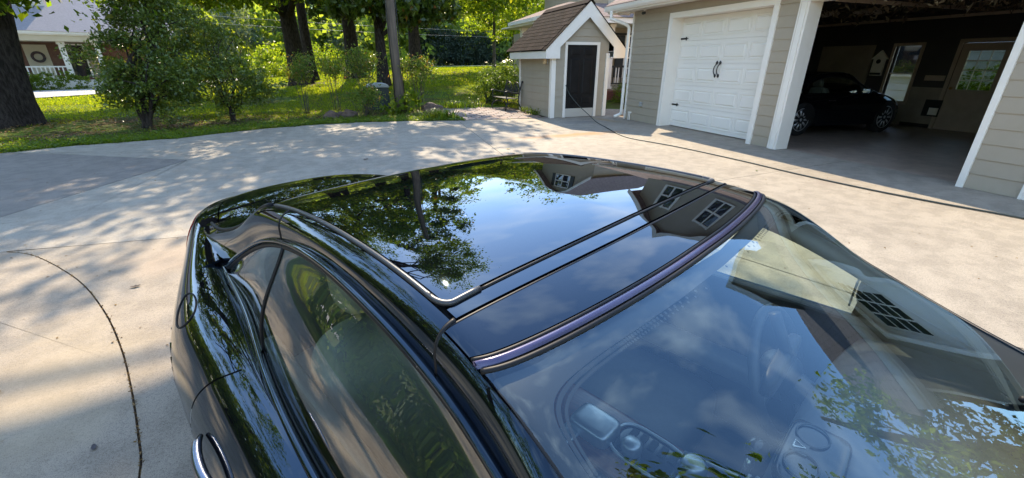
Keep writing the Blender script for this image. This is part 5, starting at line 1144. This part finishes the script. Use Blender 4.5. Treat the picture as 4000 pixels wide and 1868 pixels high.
# ================================================================ small things
pole = thing('utility_pole', 'weathered wooden utility pole rising from the nandinas', 'pole', (1.66, 16.3, -.05))
zz = np.linspace(-.05, 9, 14); MB().tube(np.c_[1.66 - .004*zz + .01*np.sin(zz*2), 16.3 + 0*zz, zz], np.interp(zz, [0, 1.2, 9], [.20, .165, .12]), 16).build('shaft', M['poleW'], pole, True)
MB().tube([(1.50, 16.18, 0), (1.50, 16.17, 2.4), (1.52, 16.17, 5), (1.56, 16.2, 9)], .012, 6).build('cable', M['black'], pole, True); MB().tube([(1.85, 16.2, 0), (1.83, 16.2, 3), (1.78, 16.2, 9)], .014, 6).build('cable', M['black'], pole, True)
for lab, dz in (('upper pale power line crossing behind the trees', 0), ('lower pale power line crossing behind the trees', -.55)):
    L_ = [(-30 + 58*t, 43 + 7*t, 6.1 + dz - 1.4*t - .5*math.sin(math.pi*t)) for t in np.linspace(0, 1, 20)]
    MB().tube(L_, .010, 5).build('power_line', M['grey'], None, True, label=lab, cat='wire')
ub = thing('utility_box', 'dark lidded utility box behind the pole with a pale top', 'utility box', (1.0, 17.3, -.03))
MB().box((.62, 17.0, -.03), (1.38, 17.6, .78)).build('cabinet', plain('dark_green_cabinet', (.02, .03, .028), .5), ub, bevel=.02)
MB().prism([(.58, 16.96, .78), (1.42, 16.96, .78), (1.36, 16.96, .88), (1.2, 16.96, .93), (.8, 16.96, .93), (.64, 16.96, .88)], (0, .68, 0)).build('lid', plain('pale_grey_lid', (.4, .42, .42), .5), ub, bevel=.02)
M['rock'] = mottled('field_stone', (.15, .1, .075), (.08, .055, .042), 6, .9, 14, .9, .03)
def rock(lab, x, y, rx, ry, rz, s):
    bm = bmesh.new(); bmesh.ops.create_icosphere(bm, subdivisions=3, radius=1)
    for v in bm.verts:
        n_ = mnoise.noise(v.co*1.3 + Vector((s*7, s, 0)))*.5 + mnoise.noise(v.co*3.1 + Vector((0, s*3, s)))*.18
        v.co *= 1 + n_*.7; v.co = Vector((v.co.x*rx, v.co.y*ry, max(v.co.z, -.4)*rz))*.85
    me = bpy.data.meshes.new('rock'); bm.to_mesh(me); bm.free(); me.materials.append(M['rock']); o = link('rock', me, None, label=lab, cat='rock', group='stones edging the planting bed'); o.location = (x, y, rz*.28-.03)
rock('brown rounded stone at the left end of the bed edge', -.62, 15.1, .27, .2, .2, 1); rock('paler angular stone right beside the rounded one', -.08, 15.3, .3, .22, .2, 2); rock('low broad stone by the patio corner', 2.75, 15.9, .4, .28, .27, 3)
rock('small stone tucked between the two bed stones', -.35, 15.5, .2, .15, .16, 4)
# cast iron bench, facing left along the shed wall
bn = thing('garden_bench', 'ornate black cast-iron bench beside the shed', 'bench', (5.45, 15.4, 0), R(0), local=True); bn.location = (5.45, 15.55, 0); bn.rotation_euler = (0, 0, R(6))
# local: x seat depth (front at -x), y along the bench
BY = .62
MB().prism([(-.28, -BY, .42), (-.29, -BY, .45), (.2, -BY, .425), (.2, -BY, .40)], (0, 2*BY, 0)).build('seat', plain('bench_seat_iron', (.03, .033, .034), .35), bn, bevel=.006)
sl = MB()
for s in (-1, 1):
    y = s*BY
    sl = MB(); sl.tube(smooth_line([(-.31, y, .02), (-.29, y, .16), (-.22, y, .28), (-.24, y, .40), (-.28, y, .46), (-.25, y, .58), (-.28, y, .655)], 5), .02, 8).tube(smooth_line([(-.34, y, .66), (-.2, y, .68), (.0, y, .62), (.2, y, .60)], 5), .02, 8)
    sl.build('arm_leg', M['black'], bn, True)
    MB().tube(smooth_line([(.36, y, .02), (.26, y, .18), (.2, y, .36), (.24, y, .6), (.31, y, .86), (.35, y, .98)], 5), .024, 8).lathe([(.005, .95), (.04, .97), (.04, 1.0), (.005, 1.02)], (.355, y, 0), 10).build('back_leg', M['black'], bn, True)
    MB().tube(smooth_line([(-.24, y, .22), (-.1, y, .30), (.08, y, .28), (.22, y, .2)], 5), .015, 6).build('side_stretcher', M['black'], bn, True)
MB().tube(smooth_line([(-.27, -BY, .2), (-.22, -.3, .3), (-.22, .3, .3), (-.27, BY, .2)], 6), .014, 6).build('front_stretcher', M['black'], bn, True)
for c in (-.31, .31):
    a = np.linspace(np.pi*1.08, -np.pi*.08, 22); arch = [(.24+.1*(.62 + .42*math.sin(t)*.9 -.45), c + .29*math.cos(t), .60 + .36*max(math.sin(t), -.2)) for t in a]
    bp = MB().tube(arch, .018, 8).build('back_frame', M['black'], bn, True)
    lt = MB()
    for k in range(34):
        r_ = math.sqrt(random.random())*.85; t = random.uniform(0, math.pi); cx, cz_ = c + .26*r_*math.cos(t), .60 + .33*r_*math.sin(t); rr_ = random.uniform(.025, .05)
        lt.tube([(.255 + .1*(cz_-.6), cx + rr_*math.cos(q), cz_ + rr_*math.sin(q)) for q in np.linspace(0, 2*np.pi, 9)], .0075, 4, cap=False)
    lt.build('lattice', M['black'], bp, kind='stuff')
MB().tube([(.23, -BY, .58), (.23, BY, .58)], .018, 8).tube([(.215, -BY, .5), (.215, BY, .5)], .012, 6).build('back_rail', M['black'], bn, True)
# hose
hs = smooth_line([(6.38, 12.55, .98), (6.5, 12.50, .72), (6.72, 12.3, .4), (6.9, 12.0, .16), (6.75, 11.2, .018), (6.35, 9.9, .014), (6.08, 9.0, .014), (6.02, 8.3, .014), (6.3, 7.1, .014), (6.46, 5.6, .014), (6.5, 4.6, .014), (6.62, 3.6, .014), (6.8, 2.85, .014), (7.0, 2.2, .014), (7.3, .8, .014), (7.2, -1.5, .014)], 7)
MB().tube(hs, .0115, 8).build('garden_hose', plain('dark_hose_rubber', (.035, .045, .04), .45), None, True, label='dark garden hose running from the shed door along the garage front', cat='hose')
# birdhouse shaped wall sign in the bay
sg = thing('house_sign', 'white birdhouse shaped sign with dark window and bottom band beside the garage window', 'sign', (14.55, 8.85, 1.5))
MB().prism([(14.52, 8.62, 1.28), (14.52, 8.92, 1.28), (14.52, 8.92, 1.72), (14.52, 8.99, 1.72), (14.52, 8.77, 1.96), (14.52, 8.55, 1.72), (14.52, 8.62, 1.72)], (.06, 0, 0)).build('board', M['white'], sg)
MB().lathe([(.06, -.01), (.06, 0)], (14.515, 8.77, 1.66), 12, 'x').build('window', M['black'], sg); MB().box((14.51, 8.63, 1.30), (14.519, 8.91, 1.36)).build('band', M['black'], sg)
# rough insulation and stored oddments up under the bay ceiling
M['straw'] = leafmat('ceiling_insulation', [(0, (.05, .035, .025)), (.7, (.1, .075, .05)), (1, (.4, .36, .28))], .9, .1, .1)
n = 2600; C = np.c_[rng.uniform(8.6, 12.2, n), rng.uniform(3.0, 8.6, n), rng.uniform(2.5, 2.84, n)]; C = C[(C[:, 1] < 5.2) | (rng.uniform(size=len(C)) < .3)]
V, F_ = leafquads(C, .13, .3, .5, .3); link('ceiling_insulation', fastmesh('ceiling_insulation', V, F_, M['straw']), kind='stuff')
for k, (x, y, z, a, b, c, lab) in enumerate(((11.4, 8.5, 2.72, .35, .3, .1, 'crumpled pale bag on the garage ceiling rack'), (11.9, 7.7, 2.72, .3, .25, .09, 'pale flat basket on the garage ceiling rack'))):
    P = blob((x-a, y-b, z-.02), (x+a, y+b, z+c), .7); P += rng.normal(size=P.shape)*.012; o = MB().grid(P).build('stored_bundle', plain(f'stored_bundle_paint', (.35, .3, .24), .8), None, False, label=lab, cat='bundle')
# dead leaves lying on the concrete
def dead(lab, x, y, s, rot, c):
    vs = []; fs = []
    t = np.linspace(-1, 1, 9); w_ = (1 - t**2)**.7*(.62 + .12*np.cos(t*9))
    P = np.stack([np.stack([t*s, k*w_*s*.75, (.18*t**2 + .35*(k*w_)**2 + .06)*s], -1) for k in np.linspace(-1, 1, 5)], 1); ca, sa = math.cos(rot), math.sin(rot)
    P = np.stack([x + P[..., 0]*ca - P[..., 1]*sa, y + P[..., 0]*sa + P[..., 1]*ca, P[..., 2] + .004], -1)
    m = plain('dead_leaf', c, .7); MB().grid(P).build('fallen_leaf', m, None, True, label=lab, cat='leaf', group='fallen leaves on the driveway')
dead('curled brown leaf on the concrete near the lawn edge', .06, 12.1, .09, .3, (.13, .09, .05)); dead('brown leaf lying flat in mid drive behind the car', .12, 8.1, .06, .8, (.16, .11, .08)); dead('small yellow leaf by the rust stain', 2.9, 8.15, .05, .2, (.4, .3, .05))
dead('dark leaf on the drive beside the rear wing', -1.8, 3.78, .035, .2, (.06, .04, .03)); dead('tan leaf on the coarse slab at the left', -2.0, 2.6, .03, 1.2, (.25, .16, .08)); dead('green leaf lying on the joint before the open bay', 6.1, 5.0, .03, .4, (.1, .14, .03)); dead('small dark leaf low on the coarse slab', -1.33, 2.0, .022, 2, (.05, .04, .04))
n = 420; k = rng.integers(0, len(J1)-2, n); t = rng.uniform(0, 1, n); A_ = np.array(J1); C = A_[k]*(1-t)[:, None] + A_[k+1]*t[:, None]; C = C[(C[:, 1] > 1.0)]; C = np.c_[C + rng.normal(size=C.shape)*.007, rng.uniform(-.01, .008, len(C))]
V, F_ = leafquads(C, .016, .5, 1.0); link('joint_debris', fastmesh('joint_debris', V, F_, M['litter']), kind='stuff')
n = 700; x = rng.uniform(-5, 7, n); y = rng.uniform(1.5, 12.4, n); C = np.c_[x, y, np.full(n, .004)]; V, F_ = leafquads(C, .022, .6, 3); link('drive_debris', fastmesh('drive_debris', V, F_, M['litter']), kind='stuff')
